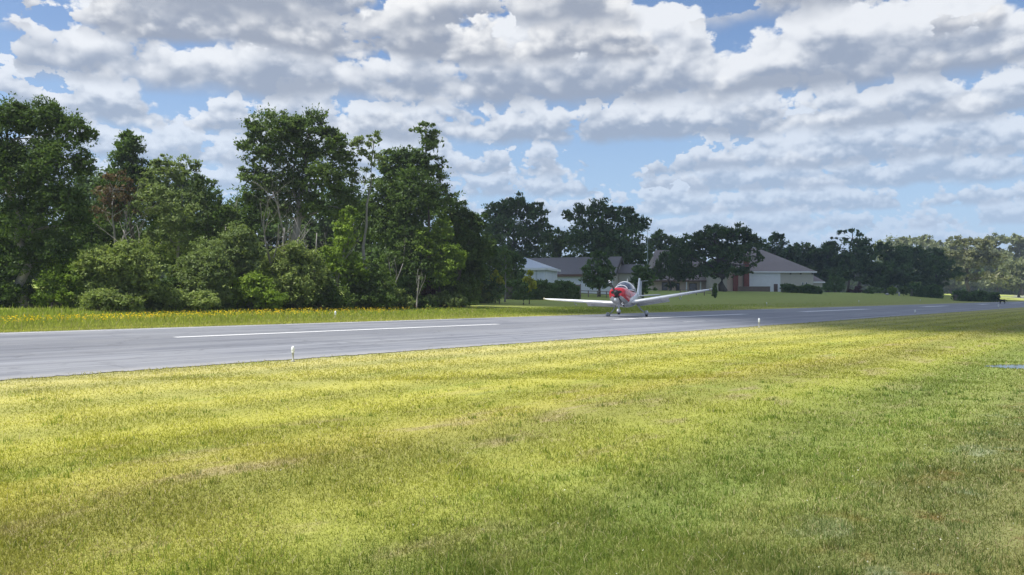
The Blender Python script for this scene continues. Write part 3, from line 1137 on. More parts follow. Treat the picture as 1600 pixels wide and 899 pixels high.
def bare_tree(name, label, px, py_base_Y, top_py, width_px, seed, r=0.11, mat='bark_grey', lean=0.0, forks=3, cat='dead tree', group=None, start_py=None):
    """a leafless tree: one mesh of trunk and forked limbs"""
    rg = np.random.default_rng(seed)
    Y = py_base_Y
    b = at(px, 464, Y); base = Vector((b.x, Y, 0)); base.z = gz(base) - 0.05
    tp = at(px + lean, top_py, Y)
    H = tp.z - base.z
    W_ = width_px * Y / F
    root = empty(name, base, label, cat, group)
    mb, tw = MB(), MB()

    def grow(p, d, L, rad, lev, target):
        pts, rr = [p], [rad]
        q = p.copy()
        for k in range(5):
            d = (d + Vector(rg.normal(0, 0.13, 3)) + Vector((0, 0, 0.05))).normalized()
            q = q + d * (L / 5)
            pts.append(q.copy()); rr.append(rad * (1 - 0.13 * (k + 1)))
        target.tube(pts, rr, 6 if lev < 2 else 4)
        if lev >= forks:
            return
        for k in range(rg.integers(2, 5)):
            i = int(rg.integers(2, 6))
            side = Vector((rg.normal(0, 1) * W_ * 0.5, rg.normal(0, 0.5) * W_ * 0.5, 0)) / max(H, 1) * 2.2
            nd = (d + side + Vector(rg.normal(0, 0.25, 3))).normalized()
            grow(pts[i], nd, L * rg.uniform(0.45, 0.7), rr[i] * 0.6, lev + 1, tw)

    grow(base, (tp - base).normalized(), H * 0.66, r, 0, mb)
    mb.build('trunk', MAT[mat], root, base)
    tw.build('bare_branches', MAT[mat], root, base)
    return root


def bush(name, label, px, py_base, lobes_px, mat, leaf=0.0032, dens=0.7, seed=1, cat='bush', group=None, **kw):
    p = hit(px, py_base)
    return tree(name, label, p.y, lobes_px, mat, trunk_px=px, tw=0.16, leaf=leaf, dens=dens, seed=seed, cat=cat, group=group, stems=3, clump=kw.pop('clump', 0.26), low=-0.9, **kw)


WOOD = 'trees of the wood left of the houses'
BUSH = 'willowy bushes along the front of the wood'
# --- back rank of the wood
back = [
    ('dark tree deep in the wood behind the withered brown tree', 80, [(150, 320, 50, 55), (120, 380, 60, 60), (175, 390, 60, 60)], 'oak_dark', 3),
    ('dark tree deep in the wood behind the pale slender tree', 82, [(300, 330, 50, 50), (260, 390, 60, 60), (330, 395, 60, 60)], 'oak_dark', 4),
    ('dark tree filling the gap under the tallest spreading tree', 84, [(400, 350, 55, 50), (440, 400, 70, 60), (380, 410, 60, 50)], 'oak_dark', 5),
    ('dark tree deep in the wood behind the leafless grey thicket', 84, [(520, 340, 55, 60), (500, 400, 70, 60), (560, 400, 60, 60)], 'oak_dark', 6),
    ('dark tree deep in the wood beneath the airy tall tree', 84, [(640, 360, 60, 60), (620, 420, 70, 50), (690, 410, 60, 55)], 'oak_dark', 7),
    ('dark tree closing the right end of the wood', 86, [(735, 400, 40, 45), (715, 440, 50, 35), (755, 445, 30, 28)], 'oak_dark', 8),
    ('dark tree deep in the wood behind the big left tree', 80, [(20, 380, 70, 70), (75, 420, 50, 50), (-40, 400, 60, 60)], 'oak_dark', 9),
]
for lab, Y, lo, mt, sd_i in back:
    tree('wood_tree', lab, Y, lo, MAT[mt], seed=sd_i, group=WOOD, leaf=0.0046, dens=0.5, tw=0.4)

# --- named trees of the wood
tree('oak_tree', 'huge dark green broadleaf tree filling the left edge of the photo', 46,
     [(62, 192, 40, 40), (12, 190, 46, 38), (104, 208, 32, 36), (128, 262, 24, 34), (72, 262, 48, 48), (10, 280, 62, 62), (98, 325, 42, 44), (40, 350, 46, 50),
      (-55, 250, 56, 80), (-40, 380, 60, 60), (20, 415, 42, 36), (82, 395, 36, 38), (120, 348, 24, 26)], MAT['oak'], trunk_px=41, tw=0.5, ragged=8, clump=0.3, seed=21, group=WOOD, bark_mat='bark_grey')
tree('wood_tree', 'dark pointed tree just right of the huge left tree', 60,
     [(205, 236, 26, 30), (196, 272, 30, 34), (222, 285, 34, 36), (178, 320, 36, 46), (235, 330, 36, 46)], MAT['oak'], seed=22, group=WOOD, tw=0.35)
tree('withered_tree', 'withered tree with rusty brown leaves beside the huge left tree', 56,
     [(176, 296, 30, 30), (160, 330, 24, 30), (200, 322, 24, 28)], MAT['rust'], seed=23, group=WOOD, tw=0.22, dens=0.22, bark_mat='bark_grey', inner=0.05)
tree('wood_tree', 'pale slender tree with feathery grey green crown', 57,
     [(262, 278, 34, 36), (288, 272, 26, 30), (250, 320, 36, 40), (292, 330, 40, 46), (270, 380, 40, 40)], MAT['pale'], seed=24, group=WOOD, tw=0.22, dens=0.36,
     bark_mat='bark_grey', inner=0.1)
tree('wood_tree', 'thin ragged tree in the dip left of the tallest spreading tree', 58,
     [(318, 292, 18, 24), (332, 325, 24, 26), (352, 352, 24, 30), (322, 365, 28, 36)], MAT['mid'], seed=25, group=WOOD, tw=0.18, dens=0.36, inner=0.1)
tree('oak_tree', 'tallest spreading tree of the wood with dense domed crown', 62,
     [(432, 208, 44, 34), (484, 205, 40, 32), (405, 240, 34, 32), (455, 245, 48, 36), (515, 235, 32, 36), (398, 282, 28, 26), (440, 290, 46, 26), (505, 285, 44, 34), (535, 262, 26, 34),
      (530, 325, 34, 34), (388, 312, 22, 16), (470, 325, 44, 26), (425, 330, 36, 24)],
     MAT['mid'], trunk_px=445, seed=26, group=WOOD, tw=0.7, inner=0.16, bark_mat='bark_grey')
tree('wood_tree', 'gaunt tree with bare forked trunk and thin crown right of the tallest tree', 63,
     [(585, 222, 20, 18), (562, 235, 18, 20), (592, 250, 22, 22), (570, 285, 24, 26)], MAT['pale'], trunk_px=560, seed=27, group=WOOD, tw=0.26, dens=0.30, bark_mat='bark_grey', inner=0.05)
tree('wood_tree', 'broad dark tree below and left of the airy tall tree', 70,
     [(620, 262, 34, 34), (648, 262, 28, 32), (600, 305, 36, 40), (650, 315, 44, 46), (615, 360, 44, 44), (575, 345, 30, 40)], MAT['oak'], seed=28, group=WOOD, tw=0.45)
tree('wood_tree', 'airy tall tree with narrow open top near the right end of the wood', 72,
     [(664, 206, 20, 18), (680, 222, 20, 22), (660, 240, 22, 20), (690, 258, 14, 16), (672, 280, 28, 26), (684, 310, 26, 28)], MAT['mid'], seed=29, group=WOOD, tw=0.3, dens=0.36, inner=0.08,
     clump=0.30)
tree('wood_tree', 'rounded dark tree stepping down at the right end of the wood', 75,
     [(705, 335, 30, 32), (730, 352, 28, 30), (744, 390, 28, 36), (708, 390, 36, 44), (735, 430, 30, 30)], MAT['oak'], seed=30, group=WOOD, tw=0.35)
tree('wood_tree', 'yellowish green tree in front of the rounded dark tree', 69,
     [(690, 365, 24, 24), (668, 385, 30, 30), (700, 405, 28, 30), (680, 430, 30, 28)], MAT['fresh'], seed=31, group=WOOD, tw=0.22, dens=0.4)
tree('wood_tree', 'mid green tree under the broad dark tree', 68,
     [(640, 385, 34, 36), (620, 420, 36, 34), (655, 430, 32, 34)], MAT['oak'], seed=32, group=WOOD, tw=0.25)
tree('wood_tree', 'fresh green sapling right of the grey bare thicket', 59,
     [(540, 375, 26, 30), (528, 410, 30, 32), (552, 430, 28, 30), (545, 340, 14, 20)], MAT['fresh'], seed=33, group=WOOD, tw=0.16, dens=0.42)
tree('wood_tree', 'deep green tree behind the two rounded bushes', 62,
     [(345, 340, 26, 24), (285, 400, 40, 40), (240, 385, 34, 40), (390, 350, 30, 30), (340, 390, 40, 40)], MAT['oak'], seed=34, group=WOOD, tw=0.3)
tree('wood_tree', 'dusky tree between the withered tree and the bushes', 58,
     [(140, 370, 34, 40), (170, 375, 30, 32), (110, 395, 34, 36)], MAT['oak'], seed=35, group=WOOD, tw=0.25)

# --- bare trees
bare_tree('dead_tree', 'grey dead tree with forked limbs under the tallest spreading tree', 432, 56, 300, 40, 41, 0.16, lean=6, group='dead grey trees in the wood')
bare_tree('dead_tree', 'thick grey snag just left of the twiggy dead thicket', 446, 57, 285, 30, 42, 0.2, lean=-10, group='dead grey trees in the wood')
bare_tree('dead_tree', 'twiggy pale dead tree right of the snags, fanning outward', 492, 58, 300, 60, 43, 0.10, lean=8, forks=4, group='dead grey trees in the wood')
bare_tree('dead_tree', 'thin pale dead tree at the right of the fanning one', 512, 58.5, 315, 36, 44, 0.09, lean=16, group='dead grey trees in the wood')
bare_tree('dead_tree', 'leaning bare pale pole tree among the right of the wood', 607, 62, 368, 16, 45, 0.07, lean=28, forks=2, group='dead grey trees in the wood')
bare_tree('dead_tree', 'thin straight white stem beside the reddish undergrowth', 651, 62, 400, 8, 46, 0.07, lean=4, forks=2, group='dead grey trees in the wood')
bare_tree('dead_tree', 'crooked bare stem behind the pale slender tree', 232, 55, 290, 26, 47, 0.09, lean=14, group='dead grey trees in the wood')
bare_tree('dead_tree', 'grey bare limbs below the withered rusty tree', 160, 55, 290, 34, 48, 0.1, lean=8, group='dead grey trees in the wood')
bare_tree('dead_tree', 'fine grey leafless tree left of the tallest spreading tree', 366, 60, 275, 26, 49, 0.09, lean=4, group='dead grey trees in the wood')

# --- bushes in front
bush('bush', 'yellowish bush at the foot of the huge left tree', 95, 484, [(88, 440, 34, 34), (115, 430, 28, 30), (75, 462, 26, 20), (120, 462, 30, 24)], MAT['fresh'], seed=51, group=BUSH)
bush('bush', 'dark low bush in the shade behind the huge left trunk', 8, 480, [(10, 455, 40, 24), (-30, 450, 40, 30), (40, 462, 26, 16)], MAT['oak'], seed=65, group=BUSH)
bush('bush', 'big rounded willowy bush left of the pale slender tree', 190, 488, [(205, 405, 42, 34), (165, 420, 36, 36), (228, 432, 28, 34), (190, 450, 44, 34), (150, 462, 34, 28)], MAT['willow'], seed=52, group=BUSH)
bush('bush', 'small dark bush in the gap between the big rounded and dome shaped bushes', 258, 485, [(262, 455, 26, 26), (245, 468, 18, 14), (282, 466, 18, 14)], MAT['oak'], seed=66, group=BUSH)
bush('bush', 'low feathery bush in front of the big rounded willowy bush', 175, 491, [(165, 470, 30, 20), (200, 474, 24, 16), (135, 474, 22, 16)], MAT['willow'], seed=53, group=BUSH)
bush('bush', 'dome shaped grey green bush below the thin ragged tree', 322, 487, [(318, 402, 30, 30), (302, 425, 30, 30), (338, 425, 30, 36), (320, 455, 40, 30)], MAT['pale'], seed=54, group=BUSH)
bush('bush', 'taller willowy bush right behind the dome shaped bush', 376, 486, [(372, 378, 28, 30), (390, 395, 24, 32), (360, 405, 26, 34), (378, 440, 34, 34)], MAT['pale'], seed=55, group=BUSH)
bush('bush', 'wide olive bush in front of the dead thicket', 455, 488, [(462, 405, 34, 28), (432, 420, 28, 32), (485, 425, 26, 36), (455, 450, 44, 34)], MAT['willow'], seed=56, group=BUSH)
bush('bush', 'low round bush at the foot of the dome shaped bush', 275, 490, [(272, 468, 28, 22), (310, 472, 26, 20), (248, 474, 20, 16)], MAT['willow'], seed=57, group=BUSH)
bush('bush', 'bright green low bush between the dome shaped and olive bushes', 400, 489, [(398, 452, 30, 28), (420, 468, 28, 20), (372, 466, 26, 20)], MAT['fresh'], seed=58, group=BUSH)
bush('bush', 'shadowy low bush right of the wide olive bush', 505, 488, [(505, 460, 30, 26), (478, 472, 24, 16), (530, 468, 26, 20)], MAT['mid'], seed=59, group=BUSH)
bush('bush', 'leafy bush below the fresh green sapling', 570, 487, [(565, 448, 34, 30), (595, 450, 28, 28), (580, 468, 36, 18)], MAT['mid'], seed=60, group=BUSH)
bush('bush', 'small dark bush beside the thin straight white stem', 640, 485, [(630, 455, 28, 26), (612, 465, 26, 20), (650, 470, 22, 14)], MAT['oak'], seed=61, group=BUSH)
bush('bush', 'reddish purple undergrowth shrub beside the white stem', 668, 482, [(667, 455, 16, 18), (662, 468, 16, 10)], MAT['purple'], seed=62, group=BUSH)
bush('bush', 'spreading green bush near the right end of the wood', 705, 480, [(700, 455, 28, 20), (725, 460, 26, 16), (680, 466, 22, 14)], MAT['mid'], seed=63, group=BUSH)
bush('bush', 'feathery low bush between the two darker bushes by the white stem', 612, 486, [(612, 462, 22, 18), (596, 470, 20, 14), (628, 472, 18, 12)], MAT['willow'], seed=67, group=BUSH)
bush('bush', 'leafy dark bush behind the reddish purple shrub', 686, 480, [(684, 440, 24, 20), (664, 436, 20, 18), (700, 446, 22, 18)], MAT['oak'], seed=68, group=BUSH)
bush('bush', 'low grey green bush under the yellowish green tree', 690, 483, [(690, 468, 24, 12), (712, 470, 20, 10)], MAT['pale'], seed=69, group=BUSH)
bush('bush', 'last low bush of the wood before the yellow saplings', 752, 474, [(748, 455, 22, 18), (765, 462, 16, 11), (735, 464, 18, 10)], MAT['willow'], seed=64, group=BUSH)


# undergrowth skirt along the wood
def undergrowth():
    rg = np.random.default_rng(77)
    vs = []
    for px in np.arange(-60, 780, 7.0):
        pyb = np.interp(px, [-60, 60, 180, 600, 700, 780], [481, 482, 488, 487, 482, 471]) + rg.uniform(-1, 1)
        p = hit(px, pyb)
        h = rg.uniform(0.35, 1.3)
        n = 190
        q = rg.normal(0, 1, (n, 3)); q /= np.linalg.norm(q, axis=1)[:, None]
        P = np.array([p.x, p.y + rg.uniform(0.3, 2.0), p.z + h * 0.4]) + q * np.array([0.75, 0.6, h * 0.62]) * (rg.uniform(0, 1, n) ** 0.4)[:, None]
        P = P[P[:, 2] > terrain(P[:, 0], P[:, 1]) + 0.03]
        vs.append(leaf_cards(rg, P, 0.20, None, 0.0))
    VV = np.concatenate(vs)
    tag(np_mesh('undergrowth', VV, np.arange(len(VV)).reshape(-1, 4), MAT['mid']), 'low leafy undergrowth along the foot of the wood', 'undergrowth', kind='stuff')


undergrowth()

# --- trees around the houses (mid distance)
MIDT = 'dark trees around the houses'
tree('oak_tree', 'dark oak behind the white annexe, left of the long grey roof', 168,
     [(778, 335, 24, 24), (806, 326, 28, 22), (835, 335, 22, 24), (850, 352, 14, 20), (790, 365, 36, 28), (830, 370, 34, 26), (810, 400, 50, 24), (765, 375, 26, 30)], MAT['oak_dark'], seed=71, tw=0.8, group=MIDT)
tree('oak_tree', 'wide dark oak rising above the right half of the long grey roof', 172,
     [(905, 340, 26, 22), (938, 332, 28, 18), (968, 338, 28, 20), (993, 352, 22, 20), (920, 370, 40, 26), (970, 375, 42, 28), (945, 400, 56, 26), (985, 400, 32, 24)], MAT['oak_dark'], trunk_px=945, seed=72, tw=0.8, group=MIDT)
tree('wood_tree', 'smaller grey green tree in the gap between the two dark oaks', 190,
     [(872, 368, 20, 16), (858, 388, 26, 20), (888, 388, 26, 20), (875, 408, 34, 16)], MAT['mid'], seed=73, tw=0.4, group=MIDT, dens=0.4)
tree('wood_tree', 'mid green tree behind the thin pole', 230,
     [(1030, 378, 22, 16), (1052, 390, 24, 20), (1030, 405, 28, 24)], MAT['mid'], seed=74, tw=0.5, group=MIDT)
tree('round_tree', 'large dark bushy tree hiding the left of the white annexe', 108,
     [(785, 405, 24, 20), (805, 418, 22, 26), (770, 425, 20, 26), (790, 440, 28, 22)], MAT['hedge'], seed=75, tw=0.4, group=MIDT)
tree('round_tree', 'neat egg shaped dark tree standing before the grey roofed house', 126,
     [(936, 402, 16, 12), (930, 420, 24, 16), (945, 424, 20, 18), (935, 440, 30, 16)], MAT['hedge'], trunk_px=936, seed=76, tw=0.35, group=MIDT, clump=0.2, ragged=3)
tree('round_tree', 'smaller round green tree right behind the airplane tail', 128,
     [(1003, 422, 16, 10), (998, 436, 20, 16), (1012, 438, 16, 16), (1002, 452, 20, 10)], MAT['hedge'], trunk_px=1004, seed=77, tw=0.3, group=MIDT, clump=0.2, ragged=3)
tree('sapling', 'slender sapling with pale stem between the two lemon shrubs', 92,
     [(790, 405, 11, 14), (786, 425, 13, 14), (798, 432, 9, 9)], MAT['mid'], trunk_px=789, seed=78, tw=0.16, bark_mat='bark_grey', dens=0.38, inner=0.05, group=MIDT)
tree('lemon_shrub', 'left lemon yellow shrub beside the slender sapling', 88,
     [(773, 428, 4, 8), (780, 440, 7, 9), (771, 446, 8, 9), (766, 438, 4, 6), (775, 456, 9, 8)], MAT['lemon'], trunk_px=774, seed=79, tw=0.1, dens=0.75, cat='shrub', inner=0.3, group='lemon yellow shrubs')
tree('lemon_shrub', 'right lemon yellow shrub in front of the long hedge', 88,
     [(828, 430, 4, 9), (822, 438, 5, 8), (832, 442, 6, 8), (826, 450, 8, 9), (835, 448, 4, 5)], MAT['lemon'], trunk_px=827, seed=80, tw=0.1, dens=0.75, cat='shrub', inner=0.3, group='lemon yellow shrubs')
tree('shrub', 'dark green shrub at the foot of the right lemon shrub', 86,
     [(816, 452, 10, 12), (820, 463, 11, 7)], MAT['hedge'], seed=81, tw=0.1, dens=0.6, cat='shrub', group='garden shrubs')
tree('shrub', 'dark green shrub at the foot of the left lemon shrub', 86,
     [(783, 455, 9, 10), (776, 464, 12, 6)], MAT['hedge'], seed=82, tw=0.1, dens=0.6, cat='shrub', group='garden shrubs')

# the big live oak beside the second house
tree('oak_tree', 'big round dark live oak with thick trunk in front of the right house', 178,
     [(1085, 378, 24, 18), (1118, 366, 30, 16), (1152, 368, 26, 18), (1178, 382, 17, 18), (1066, 402, 26, 20), (1105, 395, 40, 24), (1150, 396, 36, 22), (1052, 424, 20, 14), (1085, 425, 34, 16), (1130, 424, 36, 16),
      (1186, 402, 8, 12), (1178, 414, 6, 8)], MAT['oak_dark'], trunk_px=1130, seed=83, tw=1.25, group=MIDT, leaf=0.0034, dens=0.55)
tree('column_shrub', 'small dark columnar shrub left of the live oak trunk', 140, [(1117, 449, 3.2, 6), (1117, 455, 3.8, 7), (1117, 461, 3.8, 5)], MAT['mid'], seed=84, tw=0.1, cat='shrub', dens=0.9, leaf=0.002, inner=0.5, ragged=0, limbs=False, group='garden shrubs')

tree('wood_tree', 'dark tree between the grey roofed house and the live oak', 184, [(1046, 410, 18, 18), (1032, 428, 15, 16), (1060, 430, 20, 14), (1050, 446, 10, 8)], MAT['oak_dark'], seed=86, tw=0.4, group=MIDT)

# --- hedge: one long thing
def hedge(name, label, pxa, pxb, py_base, py_top, depth_m, seed, mat='hedge', Yfix=None, n=9000, leaf=None):
    rg = np.random.default_rng(seed)
    a = hit(pxa, py_base) if Yfix is None else at(pxa, py_base, Yfix)
    b = hit(pxb, py_base) if Yfix is None else at(pxb, py_base, Yfix)
    a.z, b.z = gz(a), gz(b)
    Ym = (a.y + b.y) / 2
    top = at((pxa + pxb) / 2, py_top, Ym).z
    H = max(0.5, top - (a.z + b.z) / 2)
    u = rg.uniform(0, 1, n)
    ax = np.array(b - a); L = np.linalg.norm(ax)
    nrm = np.array([-ax[1], ax[0], 0]) / L
    v = rg.uniform(-1, 1, n); hh = rg.uniform(0.02, 1, n)
    face = rg.integers(0, 3, n)
    bump = 0.20 * np.sin(u * L * 1.3) + 0.08 * np.sin(u * L * 5.3 + 1) + rg.normal(0, 0.05, n)
    v = np.where(face == 0, -1 + np.abs(rg.normal(0, 0.12, n)), np.where(face == 1, v, v))
    hh = np.where(face == 1, 1 - np.abs(rg.normal(0, 0.06, n)), hh)
    P = np.array(a)[None] + ax[None] * u[:, None] + nrm[None] * (-(-v) * depth_m / 2 * (1 + bump))[:, None] * 1.0
    P[:, 2] = (a.z + (b.z - a.z) * u) + hh * H * (1 + bump * 0.9)
    VV = leaf_cards(rg, P, (leaf or 0.0042) * Ym, None, 0.0)
    root = empty(name, a.lerp(b, 0.5), label, 'hedge')
    np_mesh('foliage', VV, np.arange(len(VV)).reshape(-1, 4), MAT[mat], root, shift=root.location)
    mb = MB()
    mb.box((0, 0, H * 0.42), (L * 0.98, depth_m * 0.6, H * 0.8), math.atan2(ax[1], ax[0]))
    mb.build('inner_twigs', MAT['bark'], root)
    return root


hedge('hedge', 'long clipped dark hedge below the white annexe and grey roof', 793, 898, 468, 445, 2.0, 91, n=8000)

# --- right-hand tree band in cloud shade
RB = 'shaded trees behind the right lawn'
band = [
    ('rounded dark tree rising behind the peak of the hipped roof', 250, [(1213, 378, 18, 15), (1205, 400, 26, 22), (1225, 405, 22, 24)], 'oak_dark'),
    ('broad dark tree behind the right slope of the hipped roof', 255, [(1258, 392, 24, 20), (1240, 415, 30, 24), (1275, 412, 28, 26)], 'oak_dark'),
    ('dark tree just right of the small hipped annexe', 250, [(1292, 395, 22, 20), (1300, 425, 30, 28), (1280, 440, 20, 18)], 'oak_dark'),
    ('dense dark tree below the flat topped pine', 245, [(1345, 395, 30, 24), (1325, 420, 34, 28), (1360, 430, 32, 26)], 'oak_dark'),
    ('dark tree behind the pair of clipped ball shrubs', 250, [(1385, 395, 24, 20), (1400, 420, 32, 28), (1380, 440, 28, 18)], 'oak_dark'),
    ('dark tree above the block hedge', 255, [(1422, 398, 24, 18), (1440, 420, 30, 28), (1420, 442, 26, 16)], 'oak_dark'),
    ('last dark tree before the sunlit oak', 258, [(1462, 402, 18, 16), (1470, 425, 24, 26), (1455, 445, 22, 14)], 'oak_dark'),
]
for k, (lab, Y, lo, mt) in enumerate(band):
    tree('shade_tree', lab, Y, lo, MAT[mt], seed=110 + k, tw=0.8, group=RB, leaf=0.0036)
tree('pine_tree', 'flat topped open pine standing above the dark trees', 262,
     [(1312, 364, 10, 4), (1330, 361, 14, 4), (1346, 367, 9, 4), (1320, 375, 9, 4), (1338, 377, 10, 4), (1304, 372, 5, 3)], MAT['oak_dark'], trunk_px=1324, seed=120, tw=0.7, dens=0.75, inner=0.1, group=RB)
tree('shrub', 'mid green arching shrub right of the small hipped annexe', 222, [(1305, 438, 14, 10), (1296, 450, 16, 8), (1314, 450, 12, 8)], MAT['hedge'], seed=121, tw=0.15, leaf=0.0024, cat='shrub', group='garden shrubs')
tree('shrub', 'low mixed shrub with pale twigs left of the clipped balls', 220, [(1362, 454, 10, 6), (1374, 455, 9, 5), (1355, 457, 8, 4)], MAT['hedge'], seed=122, tw=0.15, leaf=0.0024, cat='shrub', group='garden shrubs')
tree('shrub', 'purple leaved shrub right of the arching shrub', 220, [(1340, 453, 7, 7), (1333, 456, 8, 5)], MAT['purple'], seed=123, tw=0.15, leaf=0.0024, cat='shrub', group='garden shrubs')
tree('ball_shrub', 'bright green clipped ball shrub on the right lawn', 218, [(1394, 454, 7.5, 7.5)], MAT['fresh'], seed=124, tw=0.12, cat='shrub', dens=0.8, leaf=0.0018, inner=0.6, clump=0.12, ragged=0, limbs=False, depth=1.0, low=-1, group='clipped ball shrubs')
tree('ball_shrub', 'darker clipped ball shrub with flat top on the right lawn', 218, [(1412, 454, 8, 7.5)], MAT['mid'], seed=125, tw=0.12, cat='shrub', dens=0.8, leaf=0.0018, inner=0.6, clump=0.12, ragged=0, limbs=False, depth=1.0, low=-1, group='clipped ball shrubs')
tree('shrub', 'grey green flat topped shrub above the block hedge', 224, [(1434, 443, 10, 4), (1434, 449, 8, 6)], MAT['pale'], seed=126, tw=0.15, leaf=0.0024, cat='shrub', group='garden shrubs')
hedge('hedge', 'low block hedge right of the clipped balls', 1424, 1470, 461.5, 449, 2.5, 92, Yfix=222, n=2600)
hedge('hedge', 'long low hedge running towards the far right trees', 1492, 1556, 464.5, 458.5, 3.0, 93, Yfix=205, n=2600)
hedge('hedge', 'clipped hedge below the cream wall of the right house', 1222, 1282, 458, 448, 2.5, 94, Yfix=188, n=2800)

# --- sunlit trees far right
SL = 'sunlit trees at the far right'
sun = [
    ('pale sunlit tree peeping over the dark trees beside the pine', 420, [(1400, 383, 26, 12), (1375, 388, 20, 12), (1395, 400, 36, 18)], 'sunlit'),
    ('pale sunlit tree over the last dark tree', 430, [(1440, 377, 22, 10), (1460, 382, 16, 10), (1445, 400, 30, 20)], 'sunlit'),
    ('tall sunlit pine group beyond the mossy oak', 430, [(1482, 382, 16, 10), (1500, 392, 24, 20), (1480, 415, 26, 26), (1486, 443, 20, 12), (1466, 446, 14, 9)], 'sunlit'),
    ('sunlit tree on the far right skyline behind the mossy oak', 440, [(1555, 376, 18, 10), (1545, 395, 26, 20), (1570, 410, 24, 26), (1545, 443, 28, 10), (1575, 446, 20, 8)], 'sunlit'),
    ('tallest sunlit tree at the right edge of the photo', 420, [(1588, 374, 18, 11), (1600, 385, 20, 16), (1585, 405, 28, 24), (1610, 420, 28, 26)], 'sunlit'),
    ('low leafy sunlit tree at the right edge beside the pale strip', 345, [(1586, 425, 24, 16), (1605, 420, 22, 20), (1575, 440, 22, 10), (1592, 448, 22, 7)], 'sunlit'),
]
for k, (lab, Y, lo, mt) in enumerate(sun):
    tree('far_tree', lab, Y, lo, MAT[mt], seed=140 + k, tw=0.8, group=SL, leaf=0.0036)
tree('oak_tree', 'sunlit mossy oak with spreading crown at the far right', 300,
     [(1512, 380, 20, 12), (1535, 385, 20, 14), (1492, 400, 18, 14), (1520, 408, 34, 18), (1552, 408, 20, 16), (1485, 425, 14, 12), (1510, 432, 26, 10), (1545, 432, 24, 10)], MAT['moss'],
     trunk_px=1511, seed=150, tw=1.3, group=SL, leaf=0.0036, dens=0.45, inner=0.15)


def far_woods():
    rg = np.random.default_rng(9)
    vs = []
    for px in np.arange(-150, 1850, 9.0):
        if px < 700:
            top, Y = 400, 190
        else:
            top, Y = np.interp(px, [700, 1000, 1200, 1400, 1850], [425, 415, 410, 408, 400]), 470
        top += rg.uniform(-10, 10)
        p0 = at(px, 463, Y); p1 = at(px, top, Y)
        h = p1.z - gz(p0)
        n = 330
        q = rg.normal(0, 1, (n, 3)); q /= np.linalg.norm(q, axis=1)[:, None]
        s = Y / F
        P = np.array([p0.x, Y + rg.uniform(-4, 10), gz(p0) + h * 0.5]) + q * np.array([13 * s, 10 * s, h * 0.52])
        P = P[P[:, 2] > terrain(P[:, 0], P[:, 1])]
        vs.append(leaf_cards(rg, P, 0.0085 * Y, None, 0.0, 0.7))
    VV = np.concatenate(vs)
    tag(np_mesh('distant_woods', VV, np.arange(len(VV)).reshape(-1, 4), MAT['oak']), 'distant wood closing the horizon behind trees and houses', 'woods', kind='stuff')


far_woods()


